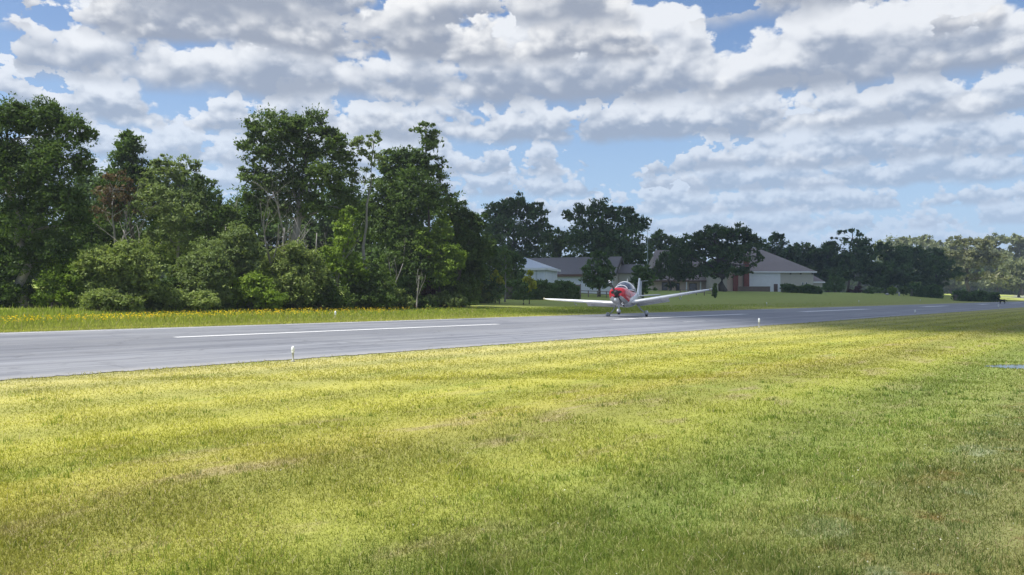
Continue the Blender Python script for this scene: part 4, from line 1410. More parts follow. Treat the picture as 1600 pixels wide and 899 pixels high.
# ------------------------------------------------------------------ houses
def gable_house():
    """long house with grey shingled roof, gable towards the right"""
    Y0 = 140.0
    a = R(20)
    ridge_r = at(971, 401, Y0)
    ex = Vector((-math.cos(a), math.sin(a), 0))       # along the ridge to the left
    ey = Vector((-math.sin(a), -math.cos(a), 0))      # towards the viewer
    half = 4.6
    L = 17.5
    zr = ridge_r.z
    ze = at(930, 428, Y0 - 4).z
    g = gz(ridge_r) - 0.2
    base = Vector((ridge_r.x, ridge_r.y, g)) + ex * (L / 2)
    root = empty('house', base, 'long low white house with dark grey shingled roof behind the egg shaped tree', 'house')
    r0 = Vector((ridge_r.x, ridge_r.y, 0))

    def P(u, v, z):
        q = r0 + ex * u + ey * v
        return Vector((q.x, q.y, z))
    w_ = MB()
    gb = MB()
    hv = half - 0.55
    zi = ze + (zr - ze) * 0.12
    gb.poly([P(0.35, -hv, g), P(0.35, hv, g), P(0.35, hv, zi), P(0.35, 0, zr - 0.2), P(0.35, -hv, zi)], ex * 0.25)
    gc = MB()
    gc.poly([P(L - 0.35, -hv, g), P(L - 0.35, hv, g), P(L - 0.35, hv, zi), P(L - 0.35, 0, zr - 0.2), P(L - 0.35, -hv, zi)], -ex * 0.25)
    w_.poly([P(0.60, hv, g), P(L - 0.60, hv, g), P(L - 0.60, hv, zi), P(0.60, hv, zi)], -ey * 0.22)
    w_.poly([P(0.60, -hv, g), P(L - 0.60, -hv, g), P(L - 0.60, -hv, zi), P(0.60, -hv, zi)], ey * 0.22)
    w_.build('wall', MAT['wall_white'], root, base)
    gb.build('gable_wall', MAT['wall_cream'], root, base)
    gc.build('gable_wall', MAT['wall_cream'], root, base)
    rf = MB()
    rf.poly([P(0, 0, zr), P(L, 0, zr), P(L, half, ze), P(0, half, ze)], (0, 0, -0.18))
    rf.poly([P(L, 0, zr), P(0, 0, zr), P(0, -half, ze), P(L, -half, ze)], (0, 0, -0.18))
    ro = rf.build('roof', MAT['roof_grey'], root, base)
    fa = MB()
    fa.poly([P(0, half + 0.02, ze - 0.02), P(L, half + 0.02, ze - 0.02), P(L, half + 0.02, ze - 0.42), P(0, half + 0.02, ze - 0.42)], ey * 0.06)
    fa.build('fascia', MAT['trim_brown'], ro, base)
    bg_ = MB()
    bg_.poly([P(-0.06, 0, zr + 0.02), P(-0.06, half, ze + 0.02), P(-0.06, half, ze - 0.45), P(-0.06, 0, zr - 0.5)], -ex * 0.07)
    bg_.poly([P(-0.06, 0, zr + 0.02), P(-0.06, -half, ze + 0.02), P(-0.06, -half, ze - 0.45), P(-0.06, 0, zr - 0.5)], -ex * 0.07)
    bg_.build('bargeboard', MAT['trim_dark'], ro, base)
    # window near the annexe
    u0 = 11.9
    zt, zb = at(857, 435.5, Y0).z, at(857, 443, Y0).z
    fr = MB().poly([P(u0, hv + 0.02, zb), P(u0 + 1.2, hv + 0.02, zb), P(u0 + 1.2, hv + 0.02, zt), P(u0, hv + 0.02, zt)], ey * 0.05)
    wi = fr.build('window', MAT['trim_brown'], root, base)
    MB().poly([P(u0 + .1, hv + 0.075, zb + .1), P(u0 + 1.1, hv + 0.075, zb + .1), P(u0 + 1.1, hv + 0.075, zt - .1), P(u0 + .1, hv + 0.075, zt - .1)], ey * 0.01).build('pane', MAT['glass'], wi, base)
    # lower lean-to roof on the right end
    lt = MB()
    zl = at(985, 413, Y0).z
    zl2 = at(985, 427, Y0).z
    lt.poly([P(0.4, -1.5, zl), P(-3.6, -1.5, zl), P(-3.6, 1.6, zl2), P(0.4, 1.6, zl2)], (0, 0, -0.15))
    lt.build('side_roof', MAT['roof_grey'], root, base)
    sw = MB()
    sw.poly([P(0.2, 1.2, g), P(-3.2, 1.2, g), P(-3.2, 1.2, zl2 + 0.05), P(0.2, 1.2, zl2 + 0.05)], -ey * 0.2)
    sw.poly([P(-3.2, 0.95, g), P(-3.2, -3.2, g), P(-3.2, -3.2, zl2), P(-3.2, 0.95, zl2)], ex * 0.2)
    sw.build('side_wall', MAT['wall_cream'], root, base)


gable_house()


def hip_box(root, base, c0, c1, depth, g, ze, zr, roof, wall_mat, over=0.5, ridge_in=None, nm='roof', wall_nm='wall', fascia=True, trim='trim'):
    """rectangular house between front corners c0, c1 (x, y), hipped roof"""
    c0, c1 = Vector((c0[0], c0[1], 0)), Vector((c1[0], c1[1], 0))
    ex = (c1 - c0); L = ex.length; ex.normalize()
    ey = Vector((-ex.y, ex.x, 0))
    ri = ridge_in if ridge_in is not None else depth / 2

    def P(u, v, z):
        q = c0 + ex * u + ey * v
        return Vector((q.x, q.y, z))
    wl = MB()
    wl.poly([P(0, 0, g), P(L, 0, g), P(L, 0, ze), P(0, 0, ze)], ey * 0.25)
    wl.poly([P(0, depth, g), P(L, depth, g), P(L, depth, ze), P(0, depth, ze)], -ey * 0.25)
    wl.poly([P(0, 0.253, g), P(0, depth - .253, g), P(0, depth - .253, ze), P(0, 0.253, ze)], ex * 0.25)
    wl.poly([P(L, 0.253, g), P(L, depth - .253, g), P(L, depth - .253, ze), P(L, 0.253, ze)], -ex * 0.25)
    wo_ = wl.build(wall_nm, MAT[wall_mat], root, base)
    o = over
    rr = MB()
    e = [P(-o, -o, ze), P(L + o, -o, ze), P(L + o, depth + o, ze), P(-o, depth + o, ze)]
    k = [P(ri, depth / 2, zr), P(L - ri, depth / 2, zr)]
    rr.add(e + k, [(0, 1, 5, 4), (1, 2, 5), (2, 3, 4, 5), (3, 0, 4), (3, 2, 1, 0)])
    ro = rr.build(nm, MAT[roof], root, base)
    if fascia:
        f = MB()
        f.poly([P(-o - .02, -o - .02, ze + .02), P(L + o + .02, -o - .02, ze + .02), P(L + o + .02, -o - .02, ze - .3), P(-o - .02, -o - .02, ze - .3)], -ey * 0.08)
        f.poly([P(L + o + .02, -o + .08, ze + .02), P(L + o + .02, depth + o, ze + .02), P(L + o + .02, depth + o, ze - .3), P(L + o + .02, -o + .08, ze - .3)], ex * 0.08)
        f.poly([P(-o - .02, -o + .08, ze + .02), P(-o - .02, depth + o, ze + .02), P(-o - .02, depth + o, ze - .3), P(-o - .02, -o + .08, ze - .3)], -ex * 0.08)
        f.build('fascia', MAT[trim], ro, base)
    return P, L, wo_, ro


def annexe():
    Y = 116.0
    c0, c1 = at(742, 440, Y + 3), at(851, 440, Y)
    g = min(gz(c0), gz(c1)) - 0.3
    base = Vector(((c0.x + c1.x) / 2, Y + 3, g))
    root = empty('house', base, 'white panelled annexe with pale metal hipped roof behind the bushy tree', 'house')
    P, L, wl, ro = hip_box(root, base, (c0.x, c0.y), (c1.x, c1.y), 8.0, g, at(850, 419, Y).z, at(800, 400, Y).z, 'roof_metal', 'wall_panel', 0.4, 4.0)
    d = MB()
    for u in (L - 1.3, L - 2.5):
        d.poly([P(u, -0.01, g), P(u + .08, -0.01, g), P(u + .08, -0.01, at(850, 420, Y).z - .25), P(u, -0.01, at(850, 420, Y).z - .25)], Vector((0, -0.05, 0)))
    d.build('panel_strip', MAT['pole'], wl, base)


annexe()


def hip_house():
    Y = 196.0
    g = gz(at(1200, 457, Y)) - 0.3
    base = Vector((at(1220, 457, Y).x, Y + 6, g))
    root = empty('house', base, 'large house with mauve brown hipped roof, white and cream walls, behind the live oak', 'house')
    ze, zr = at(1220, 424.5, Y).z, at(1200, 387, Y + 8).z
    c0, c1 = at(1112, 440, Y), at(1271, 440, Y)
    P, L, wl, ro = hip_box(root, base, (c0.x, Y), (c1.x, Y), 16.0, g, ze, zr, 'roof_mauve', 'wall_cream', 0.6, 11.5)
    s = Y / F
    u = lambda px: at(px, 440, Y).x - c0.x
    z = lambda py: at(1200, py, Y).z

    def panel(name, x0, x1, y0, y1, mat, thick, par, v=0.0):
        return MB().poly([P(u(x0), v, z(y1)), P(u(x1), v, z(y1)), P(u(x1), v, z(y0)), P(u(x0), v, z(y0))], Vector((0, -thick, 0))).build(name, MAT[mat], par, base)
    panel('white_wall', 1169, 1219, 427, 458.5, 'wall_white', 0.25, root, -0.003)
    pk = panel('pink_wall', 1136, 1160, 426, 458.5, 'wall_pink', 0.15, root, -0.003)
    dr = panel('door', 1208.5, 1214.5, 444, 458, 'door', 0.06, root, -0.26)
    MB().box(P(u(1213.7), -0.36, z(451)), (0.06, 0.08, 0.14)).build('handle', MAT['pole'], dr, base)
    for (x0, x1) in ((1253, 1255.5), (1258.5, 1261)):
        wf = panel('window', x0, x1, 441, 446, 'trim', 0.06, root, -0.003)
        panel('pane', x0 + .4, x1 - .4, 441.5, 445.5, 'glass', 0.015, wf, -0.065)
    for px in (1235, 1251, 1269):
        MB().box(P(u(px), -0.12, z(428)), (0.28, 0.22, 0.34)).build('floodlight', MAT['trim_dark'], root, base)
    # brick chimney columns against the front
    for (x0, x1, yt) in ((1161, 1168.5, 404), (1144.5, 1151.5, 430)):
        ch = MB()
        xc = P((u(x0) + u(x1)) / 2, 0, 0).x
        ch.box((xc, Y - 0.75, (z(yt) + g) / 2), ((x1 - x0) * s, 0.9, z(yt) - g))
        co = ch.build('chimney', MAT['brick'], root, base)
        MB().box((xc, Y - 0.75, z(yt) + 0.10), ((x1 - x0) * s + 0.2, 1.1, 0.18)).build('cap', MAT['stone'], co, base)
    # small annexe stepping down at the right
    a0, a1 = at(1271.5, 440, Y + 2), at(1285, 440, Y + 2)
    hip_box(root, base, (a0.x, Y + 2), (a1.x, Y + 2), 6.0, g, at(1280, 440.5, Y + 2).z, at(1270, 430, Y + 2).z, 'roof_mauve', 'wall_cream', 0.45, 1.05, nm='annexe_roof', wall_nm='annexe_wall')
    # garden wall before the house
    gw = empty('garden_wall', Vector((at(1178, 450, Y - 4).x, Y - 4, g)), 'low brown block garden wall in front of the white wall', 'wall')
    b0, b1 = at(1153, 450, Y - 4), at(1203, 450, Y - 4)
    m_ = MB()
    m_.box(((b0.x + b1.x) / 2, Y - 4, (at(1180, 448.5, Y - 4).z + g) / 2), (b1.x - b0.x, 0.3, at(1180, 448.5, Y - 4).z - g))
    m_.build('wall_face', MAT['stone'], gw, gw.location)
    m_ = MB()
    m_.box(((b0.x + b1.x) / 2, Y - 4, at(1180, 448.5, Y - 4).z + 0.05), (b1.x - b0.x + .1, 0.42, 0.1))
    m_.build('coping', MAT['timber'], gw, gw.location)


hip_house()


def porch_house():
    Y = 202.0
    g = gz(at(1060, 457, Y)) - 0.3
    c0, c1 = at(1018, 440, Y), at(1108, 440, Y)
    base = Vector(((c0.x + c1.x) / 2, Y + 5, g))
    root = empty('house', base, 'low pink beige house with shaded openings glimpsed beneath the live oak', 'house')
    ze, zr = at(1060, 438.5, Y).z, at(1028, 391, Y + 6).z
    P, L, wl, ro = hip_box(root, base, (c0.x, Y), (c1.x, Y), 12.0, g, ze, zr, 'roof_mauve', 'wall_pink', 0.7, 2.0, trim='trim_brown')
    u = lambda px: at(px, 440, Y).x - c0.x
    z = lambda py: at(1060, py, Y).z

    def panel(name, x0, x1, y0, y1, mat, thick, par, v=0.0):
        return MB().poly([P(u(x0), v, z(y1)), P(u(x1), v, z(y1)), P(u(x1), v, z(y0)), P(u(x0), v, z(y0))], Vector((0, -thick, 0))).build(name, MAT[mat], par, base)
    for (x0, x1, y0, y1) in ((1034, 1043, 441, 454), (1056, 1062, 442.5, 455), (1077, 1089, 443, 455.5)):
        w1 = panel('window', x0, x1, y0, y1, 'trim_dark', 0.08, root, -0.003)
        panel('pane', x0 + .7, x1 - .7, y0 + .7, y1 - .7, 'glass', 0.015, w1, -0.085)
    for px in (1046, 1072, 1094):
        po = MB()
        po.box(P(u(px), -0.45, (ze + g) / 2 - .1), (0.28, 0.28, ze - g - .25))
        po.build('porch_post', MAT['trim'], root, base)


porch_house()

# pole
p = at(1012, 458, 150)
base = Vector((p.x, 150, gz(p)))
root = empty('flag_pole', base, 'thin tall pale pole standing between the two houses', 'pole')
H = at(1012, 361, 150).z - base.z
MB().tube([(0, 0, 0), (0, 0, H * 0.5), (0, 0, H)], [0.06, 0.05, 0.04], 10).build('pole_shaft', MAT['pole'], root)
MB().lathe((0, 0, H), [(0.0, 0.0), (0.09, 0.05), (0.11, 0.12), (0.08, 0.19), (0.0, 0.22)], 10).build('finial', MAT['lens'], root)


def rail_fence(label, pxa, pxb, py, Y, nposts, rails=2, hgt=1.05):
    a, b = at(pxa, py, Y), at(pxb, py, Y)
    a.z, b.z = gz(a), gz(b)
    base = a.lerp(b, 0.5)
    root = empty('rail_fence', base, label, 'fence')
    for k in range(nposts):
        q = a.lerp(b, k / (nposts - 1))
        MB().box((q.x, q.y, gz(q) + hgt / 2), (0.14, 0.14, hgt)).build('post', MAT['timber'], root, base)
    for r_ in range(rails):
        h = hgt * (0.92 - 0.42 * r_)
        m_ = MB()
        m_.tube([a + Vector((0, -0.10, h)), b + Vector((0, -0.10, h))], 0.055, 6)
        m_.build('rail', MAT['timber'], root, base)


rail_fence('weathered rail fence behind the airplane nose and egg shaped tree', 905, 962, 460, 122, 5, 2, 1.0)
rail_fence('weathered rail fence beyond the right wing, left of the columnar shrub', 1063, 1113, 460, 150, 5, 2, 1.0)

# grey board panel at the end of the hedge
a = at(898, 460, 112); a.z = gz(a)
root = empty('board_screen', a + Vector((0.4, 0, 0)), 'grey weathered board screen at the right end of the long hedge', 'screen')
ht = at(900, 445, 112).z - a.z
MB().box((0, 0, ht / 2), (0.72, 0.06, ht)).build('boards', MAT['timber'], root)
for sx in (-0.42, 0.42):
    MB().box((sx, 0.02, ht / 2 + 0.05), (0.1, 0.1, ht + 0.1)).build('post', MAT['timber'], root)

# utility pedestal and pale stone between clipped balls
p = at(1405, 461, 214); p.z = gz(p)
root = empty('utility_box', p, 'small pale utility post between the two clipped balls', 'utility post')
MB().box((0, 0, 0.38), (0.34, 0.30, 0.76)).build('cabinet', MAT['pale_stone'], root)
MB().poly([(-0.2, -0.18, 0.76), (0.2, -0.18, 0.76), (0.2, 0.18, 0.84), (-0.2, 0.18, 0.84)], (0, 0, 0.05)).build('lid', MAT['lens'], root)
p = at(1386, 461, 214); p.z = gz(p)
mb = MB()
rings = []
for i in range(7):
    u_ = i / 6
    rr = 0.42 * math.sin(math.pi * (0.18 + 0.80 * u_)) + 0.02
    rings.append([p + Vector((rr * 1.3 * math.cos(a_) * (1 + .12 * math.sin(3 * a_ + i)), rr * math.sin(a_), 0.55 * u_)) for a_ in [2 * math.pi * j / 10 for j in range(10)]])
mb.loft(rings, True, True)
o = mb.build('boulder', MAT['pale_stone'], None, p)
o.location = p
tag(o, 'pale rounded boulder left of the bright clipped ball shrub', 'boulder')


# ------------------------------------------------------------------ runway edge lights
def make_edge_light(loc, label, amber=False):
    root = empty('runway_light', loc, label, 'runway light', 'runway edge lights')
    MB().lathe((0, 0, 0), [(0.075, 0.0), (0.075, 0.02), (0.03, 0.035), (0.028, 0.20), (0.036, 0.21)], 12).build('stake', MAT['stake'], root)
    MB().lathe((0, 0, 0.21), [(0.045, 0.0), (0.05, 0.012), (0.05, 0.03)], 12).build('collar', MAT['lens'], root)
    MB().lathe((0, 0, 0.24), [(0.048, 0.0), (0.055, 0.03), (0.055, 0.07), (0.046, 0.105), (0.024, 0.125), (0.0, 0.13)], 16).build('lens_dome', MAT['amber' if amber else 'lens'], root)
    return root


near_l = make_edge_light(Vector((0, 0, 0)), 'x')
spots = [
    (458, 561.5, 'nearest runway light with white dome on the near edge left of centre'),
    (1186, 512.5, 'white runway light on the near edge right of the airplane'),
    (1430, 493.5, 'white runway light on the near edge, second to the right of the airplane'),
    (1560, 484.0, 'farthest white runway light on the near edge at the right'),
    (524, 500.0, 'white runway light among the wildflowers on the far edge'),
    (1065, 466.5, 'white runway light on the far edge below the right wing'),
    (1198, 478.5, 'white runway light on the far edge before the right house'),
    (1342, 474.0, 'white runway light on the far edge before the purple leaved shrub'),
    (1438, 472.0, 'white runway light on the far edge before the block hedge'),
    (1572, 468.5, 'most distant runway light on the far edge below the black dog'),
]
for k, (px, py, lab) in enumerate(spots):
    q = hit(px, py)
    D = q.x * NV[0] + q.y * NV[1]
    t_ = q.x * DV[0] + q.y * DV[1]
    # keep them off the asphalt
    if py > 480 and k < 4 and D > D_NEAR - 0.35:
        r_ = (px - 800) / F
        Yv = (D_NEAR - 0.45) / (NV[0] * r_ + NV[1])
        q = Vector((r_ * Yv, Yv, 0)); q.z = gz(q)
    if k >= 4 and D < D_FAR + 0.5:
        r_ = (px - 800) / F
        Yv = (D_FAR + 0.8) / (NV[0] * r_ + NV[1])
        q = Vector((r_ * Yv, Yv, 0)); q.z = gz(q)
    if k == 0:
        near_l.location = q; near_l['label'] = lab; near_l.scale = (0.62, 0.62, 0.85)
    else:
        r2 = near_l.copy(); COL.objects.link(r2)
        r2.location = q; r2['label'] = lab
        for ch in list(near_l.children):
            c2 = ch.copy(); COL.objects.link(c2); c2.parent = r2
        sc = 0.85 if k < 3 else 1.05
        r2.scale = (sc * 0.9, sc * 0.9, sc * 1.3)


# ------------------------------------------------------------------ black dog on the far lawn
def dog():
    p = at(1566, 462.0, 150); p.z = gz(p)
    root = empty('dog', p, 'black dog standing on the far lawn at the right end of the runway', 'dog')
    s = 1.35
    mb = MB()
    rings = []
    for (x, z, ry, rz) in [(-0.42, .50, .05, .06), (-0.36, .50, .11, .13), (-0.2, .48, .12, .13), (0.0, .47, .125, .14), (0.2, .47, .14, .17), (0.34, .50, .12, .15), (0.42, .58, .08, .10), (0.50, .68, .07, .09),
                           (0.56, .74, .085, .09), (0.66, .73, .07, .07), (0.76, .70, .04, .045), (0.81, .69, .02, .02)]:
        rings.append([Vector((-x, ry * math.cos(a_), z + rz * math.sin(a_))) * s for a_ in [2 * math.pi * j / 12 for j in range(12)]])
    mb.loft(rings)
    for sy in (-.08, .08):
        mb.tube([Vector(q) * s for q in [(-.28, sy, .50), (-.29, sy, .28), (-.27, sy, .05), (-.32, sy, .0)]], [.075 * s, .045 * s, .03 * s, .03 * s], 8)
        mb.tube([Vector(q) * s for q in [(.30, sy, .50), (.24, sy, .34), (.36, sy, .20), (.33, sy, .04), (.29, sy, 0)]], [.095 * s, .075 * s, .04 * s, .03 * s, .03 * s], 8)
        mb.tube([Vector(q) * s for q in [(-.58, sy * .8, .80), (-.56, sy * 1.3, .78), (-.57, sy * 1.5, .70)]], [.02 * s, .035 * s, .012 * s], 6)
    mb.tube([Vector(q) * s for q in [(.40, 0, .54), (.55, 0, .44), (.66, 0, .34), (.72, 0, .30)]], [.04 * s, .035 * s, .03 * s, .012 * s], 8)
    mb.build('body', MAT['fur'], root)


dog()


# ------------------------------------------------------------------ the airplane (local axes: x back from the nose, y to its left, z up)
def superring(x, top, bot, hw, n=24, p=2.4, zc=None):
    zc = (top + bot) / 2 if zc is None else zc
    out = []
    for j in range(n):
        a_ = 2 * math.pi * j / n
        ca, sa = math.cos(a_), math.sin(a_)
        y = hw * math.copysign(abs(ca) ** (2 / p), ca)
        z = math.copysign(abs(sa) ** (2 / p), sa)
        z = zc + (z * (top - zc) if z >= 0 else z * (zc - bot))
        out.append(Vector((x, y, z)))
    return out


def interp_rings(st, nper=5, n=24, p=2.4):
    xs = [q[0] for q in st]
    fine = np.linspace(xs[0], xs[-1], (len(xs) - 1) * nper + 1)
    cols = []
    for k in range(1, len(st[0])):
        cols.append(np.interp(fine, xs, [q[k] for q in st]))
    # soften the linear joints
    for c_ in range(len(cols)):
        v = cols[c_].copy()
        for _ in range(3):
            v[1:-1] = 0.25 * v[:-2] + 0.5 * v[1:-1] + 0.25 * v[2:]
        cols[c_] = v
    return [superring(fine[i], cols[0][i], cols[1][i], cols[2][i], n, p) for i in range(len(fine))]


def foil(x0, chord, y, z, thick, n=10, twist=0.0):
    up = [(1 - math.cos(math.pi * k / n)) / 2 for k in range(n + 1)]
    yt = lambda c_: 5 * thick * (0.2969 * math.sqrt(c_) - 0.126 * c_ - 0.3516 * c_ ** 2 + 0.2843 * c_ ** 3 - 0.1036 * c_ ** 4)
    cam_ = lambda c_: 0.08 * c_ * (1 - c_)
    pts = [(c_, yt(c_) + cam_(c_)) for c_ in reversed(up)] + [(c_, -yt(c_) + cam_(c_)) for c_ in up[1:-1]]
    return [Vector((x0 + c_ * chord, y, z + t * chord - twist * (c_ - .25) * chord)) for c_, t in pts]


def airplane():
    g0 = hit(976, 495.2)
    root = empty('airplane', (0, 0, 0), 'small red and white low wing airplane flaring just above the runway', 'airplane')
    yaw_tail = R(22.5)                                          # azimuth of the tail seen from the nose
    ax = Vector((math.sin(yaw_tail), math.cos(yaw_tail), 0))    # local +x (towards the tail)
    ay = Vector((math.cos(yaw_tail), -math.sin(yaw_tail), 0))   # local +y: its left wing, to the right of the picture
    Rm = Matrix((ax, ay, Vector((0, 0, 1)))).transposed()       # columns: local x, y, z (z = x cross y is down here, so the frame is mirrored: fixed below)
    # proper right-handed frame: x back, y = z cross x
    yy = Vector((0, 0, 1)).cross(ax)
    Rm = Matrix((ax, yy, Vector((0, 0, 1)))).transposed()
    pitch = Matrix.Rotation(R(4.0), 3, 'Y')                     # nose up
    bank = Matrix.Rotation(R(-3.2), 3, 'X')
    M3 = Rm @ pitch @ bank
    CG = Vector((2.6, 0, 0))
    ctr = at(977.5, 462.7, g0.y)
    loc = ctr - M3 @ CG
    root.matrix_world = Matrix.Translation(loc) @ M3.to_4x4()
    W_ = MAT['white']

    def B(mb_, name, mat, par=root):
        wy = 1.13 if name in ('fuselage', 'side_flash', 'cowling', 'belly_pan', 'nose_bowl', 'air_intake', 'canopy', 'turtle_deck', 'canopy_frame') else 1.0
        mb_.v = [(q[0], q[1] * wy, -.5 + (q[2] + .5) * (1.22 if name in ('wing', 'flap', 'hinge_fairing', 'navigation_light') else 1.10) if q[2] > -.5 else q[2]) for q in mb_.v]
        return mb_.build(name, mat if not isinstance(mat, str) else MAT[mat], par)

    # rear body and cabin
    body = [(1.35, .36, -.66, .555), (1.9, .33, -.74, .60), (2.6, .32, -.76, .61), (3.3, .34, -.68, .56), (4.0, .34, -.48, .43), (4.8, .30, -.27, .29), (5.8, .26, -.09, .17), (6.6, .22, .02, .09), (6.95, .20, .06, .04)]
    fus = B(MB().loft(interp_rings(body, 5, 28, 2.5)), 'fuselage', W_)
    # red upper side flash, wrapped over the cabin sill
    fl = MB()
    st = [(1.36, .362, .56), (1.9, .335, .604), (2.5, .325, .614), (3.1, .342, .58), (3.7, .345, .50)]
    for sy in (-1, 1):
        rows = []
        for (x, top, hw) in st:
            lo = -0.26 + (x - 1.36) * 0.22
            row = []
            for k in range(6):
                z = lo + (0.28 - lo) * k / 5
                zc = (top - .72) / 2
                q = max(-1, min(1, (z - zc) / (top - zc)))
                y = hw * (max(0.0, 1 - abs(q) ** 2.5)) ** (1 / 2.5) + 0.012
                row.append(Vector((x, sy * max(y, 0.2), z)))
            rows.append(row)
        fl.loft(rows, cap=False, smooth=True, close=False)
    B(fl, 'side_flash', 'red', fus)
    # cowling
    cowl = [(.30, .20, -.26, .30), (.36, .27, -.36, .42), (.55, .31, -.46, .49), (.95, .35, -.58, .535), (1.36, .37, -.65, .558)]
    cr = interp_rings(cowl, 5, 28, 2.6)
    n_ = 28
    up_, lo_ = MB(), MB()
    # red upper half, grey white belly pan
    upper = [[r_[j % n_] for j in range(-3, n_ // 2 + 4)] for r_ in cr]
    lower = [[r_[j % n_] for j in range(n_ // 2 + 3, n_ - 2)] for r_ in cr]
    up_.loft(upper, cap=False, close=False)
    co = B(up_, 'cowling', 'red')
    lo_.loft(lower, cap=False, close=False)
    B(lo_, 'belly_pan', 'silver', co)
    fr = MB()
    fr.add(cr[0], [tuple(range(n_))])
    B(fr, 'nose_bowl', 'red', co)
    for sy in (-1, 1):
        m_ = MB()
        rr = [Vector((0.285, sy * 0.205 + 0.10 * math.cos(a_), 0.03 + 0.075 * math.sin(a_))) for a_ in [2 * math.pi * j / 16 for j in range(16)]]
        r2 = [q + Vector((0.10, sy * 0.02, 0)) for q in rr]
        m_.loft([rr, r2])
        B(m_, 'air_intake', 'dark', co)
    m_ = MB()
    rr = [Vector((0.30, 0.19 * math.cos(a_), -0.235 + 0.06 * math.sin(a_))) for a_ in [2 * math.pi * j / 16 for j in range(16)]]
    m_.loft([rr, [q + Vector((.15, 0, 0)) for q in rr]])
    B(m_, 'air_intake', 'dark', co)
    B(MB().lathe((0.36, 0.10, -0.38), [(0.0, -.05), (0.07, -.03), (0.085, .0), (0.085, .12)], 14, Vector((1, 0, 0))), 'landing_light', 'lens', co)
    B(MB().tube([(0.95, -0.22, -0.55), (1.05, -0.22, -0.72), (1.25, -0.22, -0.78)], 0.035, 8), 'exhaust_pipe', 'dark', co)
    # propeller
    pr = B(MB().lathe((0.30, 0, -.02), [(0.175, .0), (0.17, -.06), (0.14, -.16), (0.08, -.25), (0.0, -.29)], 18, Vector((1, 0, 0))), 'propeller', 'black')
    for sgn in (1, -1):
        ang = R(120) if sgn == 1 else R(300)
        # measured in the viewer's picture plane: local y points to the viewer's left here
        dy, dz_ = -math.cos(ang), math.sin(ang)
        d_ = Vector((0, dy, dz_)); q_ = Vector((0, -dz_, dy))
        bl = MB()
        rings = []
        for (r_, ch, tw_) in [(.12, .07, 55), (.25, .12, 42), (.45, .125, 28), (.65, .105, 20), (.80, .08, 16), (.87, .04, 14)]:
            c_ = Vector((0.22, 0, -.02)) + d_ * r_
            e_ = q_ * math.cos(R(tw_)) + Vector((1, 0, 0)) * math.sin(R(tw_))
            nn = Vector((1, 0, 0)) * math.cos(R(tw_)) - q_ * math.sin(R(tw_))
            rings.append([c_ + e_ * (ch * .5 * math.cos(a_)) + nn * (0.012 * math.sin(a_)) for a_ in [2 * math.pi * j / 10 for j in range(10)]])
        bl.loft(rings)
        bo = B(bl, 'blade', 'black', pr)
        for r_ in (.70, .80):
            c_ = Vector((0.22, 0, -.02)) + d_ * r_
            ch = .115 if r_ < .75 else .09
            e_ = q_ * math.cos(R(17)) + Vector((1, 0, 0)) * math.sin(R(17))
            nn = Vector((1, 0, 0)) * math.cos(R(17)) - q_ * math.sin(R(17))
            sg = MB()
            ring2 = [[c_ + d_ * k * .045 + e_ * (ch * .5 * math.cos(a_)) + nn * (0.017 * math.sin(a_)) for a_ in [2 * math.pi * j / 10 for j in range(10)]] for k in (0, 1)]
            sg.loft(ring2)
            B(sg, 'tip_stripe', 'lens', bo)
    # canopy: bubble over the cabin
    cst = [(1.30, .385, .20), (1.45, .47, .34), (1.75, .62, .47), (2.1, .74, .52), (2.5, .79, .53), (2.9, .76, .50), (3.3, .66, .43), (3.7, .52, .31), (4.0, .40, .18)]
    xs = np.linspace(1.30, 4.0, 28)
    tp = np.interp(xs, [q[0] for q in cst], [q[1] for q in cst]); hwv = np.interp(xs, [q[0] for q in cst], [q[2] for q in cst])
    for _ in range(2):
        tp[1:-1] = .25 * tp[:-2] + .5 * tp[1:-1] + .25 * tp[2:]; hwv[1:-1] = .25 * hwv[:-2] + .5 * hwv[1:-1] + .25 * hwv[2:]
    sill = 0.22

    def arc(i, k=1.0, n=19, off=0.0):
        return [Vector((xs[i], (hwv[i] + off) * math.cos(a_), sill + (tp[i] + off - sill) * (math.sin(a_) ** 0.9 if math.sin(a_) > 0 else 0))) for a_ in [math.pi * j / (n - 1) for j in range(n)]]
    ca = MB()
    ca.loft([arc(i) for i in range(0, 19)], cap=False, close=False)
    cano = B(ca, 'canopy', 'canopy')
    td_ = MB()
    td_.loft([arc(i, off=.006) for i in range(18, 28)], cap=False, close=False)
    B(td_, 'turtle_deck', W_, fus)
    fm = MB()
    # windscreen rim follows the glass from the cowling up and over
    for i in (2, 11, 18):
        fm.tube(arc(i, off=.012), .032 if i == 11 else .028, 6)
    for sgn in (0, -1):
        fm.tube([arc(i, off=.012)[sgn] for i in range(0, 19)], .028, 6)
    fm.tube([arc(2, off=.012)[k] for k in range(19)], .034, 6)
    B(fm, 'canopy_frame', W_, cano)
    # seats' headrests and panel seen through the glass
    for sy in (-.24, .24):
        B(MB().box((2.75, sy, .42), (.10, .24, .22)), 'headrest', 'trim_dark', cano)
    # wings
    for sy in (1, -1):
        st_ = [(0.42, 1.72, 1.52, -.50, .15), (0.75, 1.75, 1.45, -.475, .145), (2.6, 1.82, 1.22, -.31, .14), (4.6, 1.92, .96, -.13, .13), (5.15, 2.00, .82, -.075, .12), (5.45, 2.14, .58, -.035, .11), (5.58, 2.32, .30, .03, .10)]
        wg = MB()
        rg_ = [foil(x0, ch, sy * y, z, t_) for (y, x0, ch, z, t_) in st_]
        if sy < 0:
            rg_ = [list(reversed(q)) for q in rg_]
        wg.loft(rg_)
        wo_ = B(wg, 'wing', W_)
        # drooped flap and aileron hinge bits
        fp = MB()
        fr_ = []
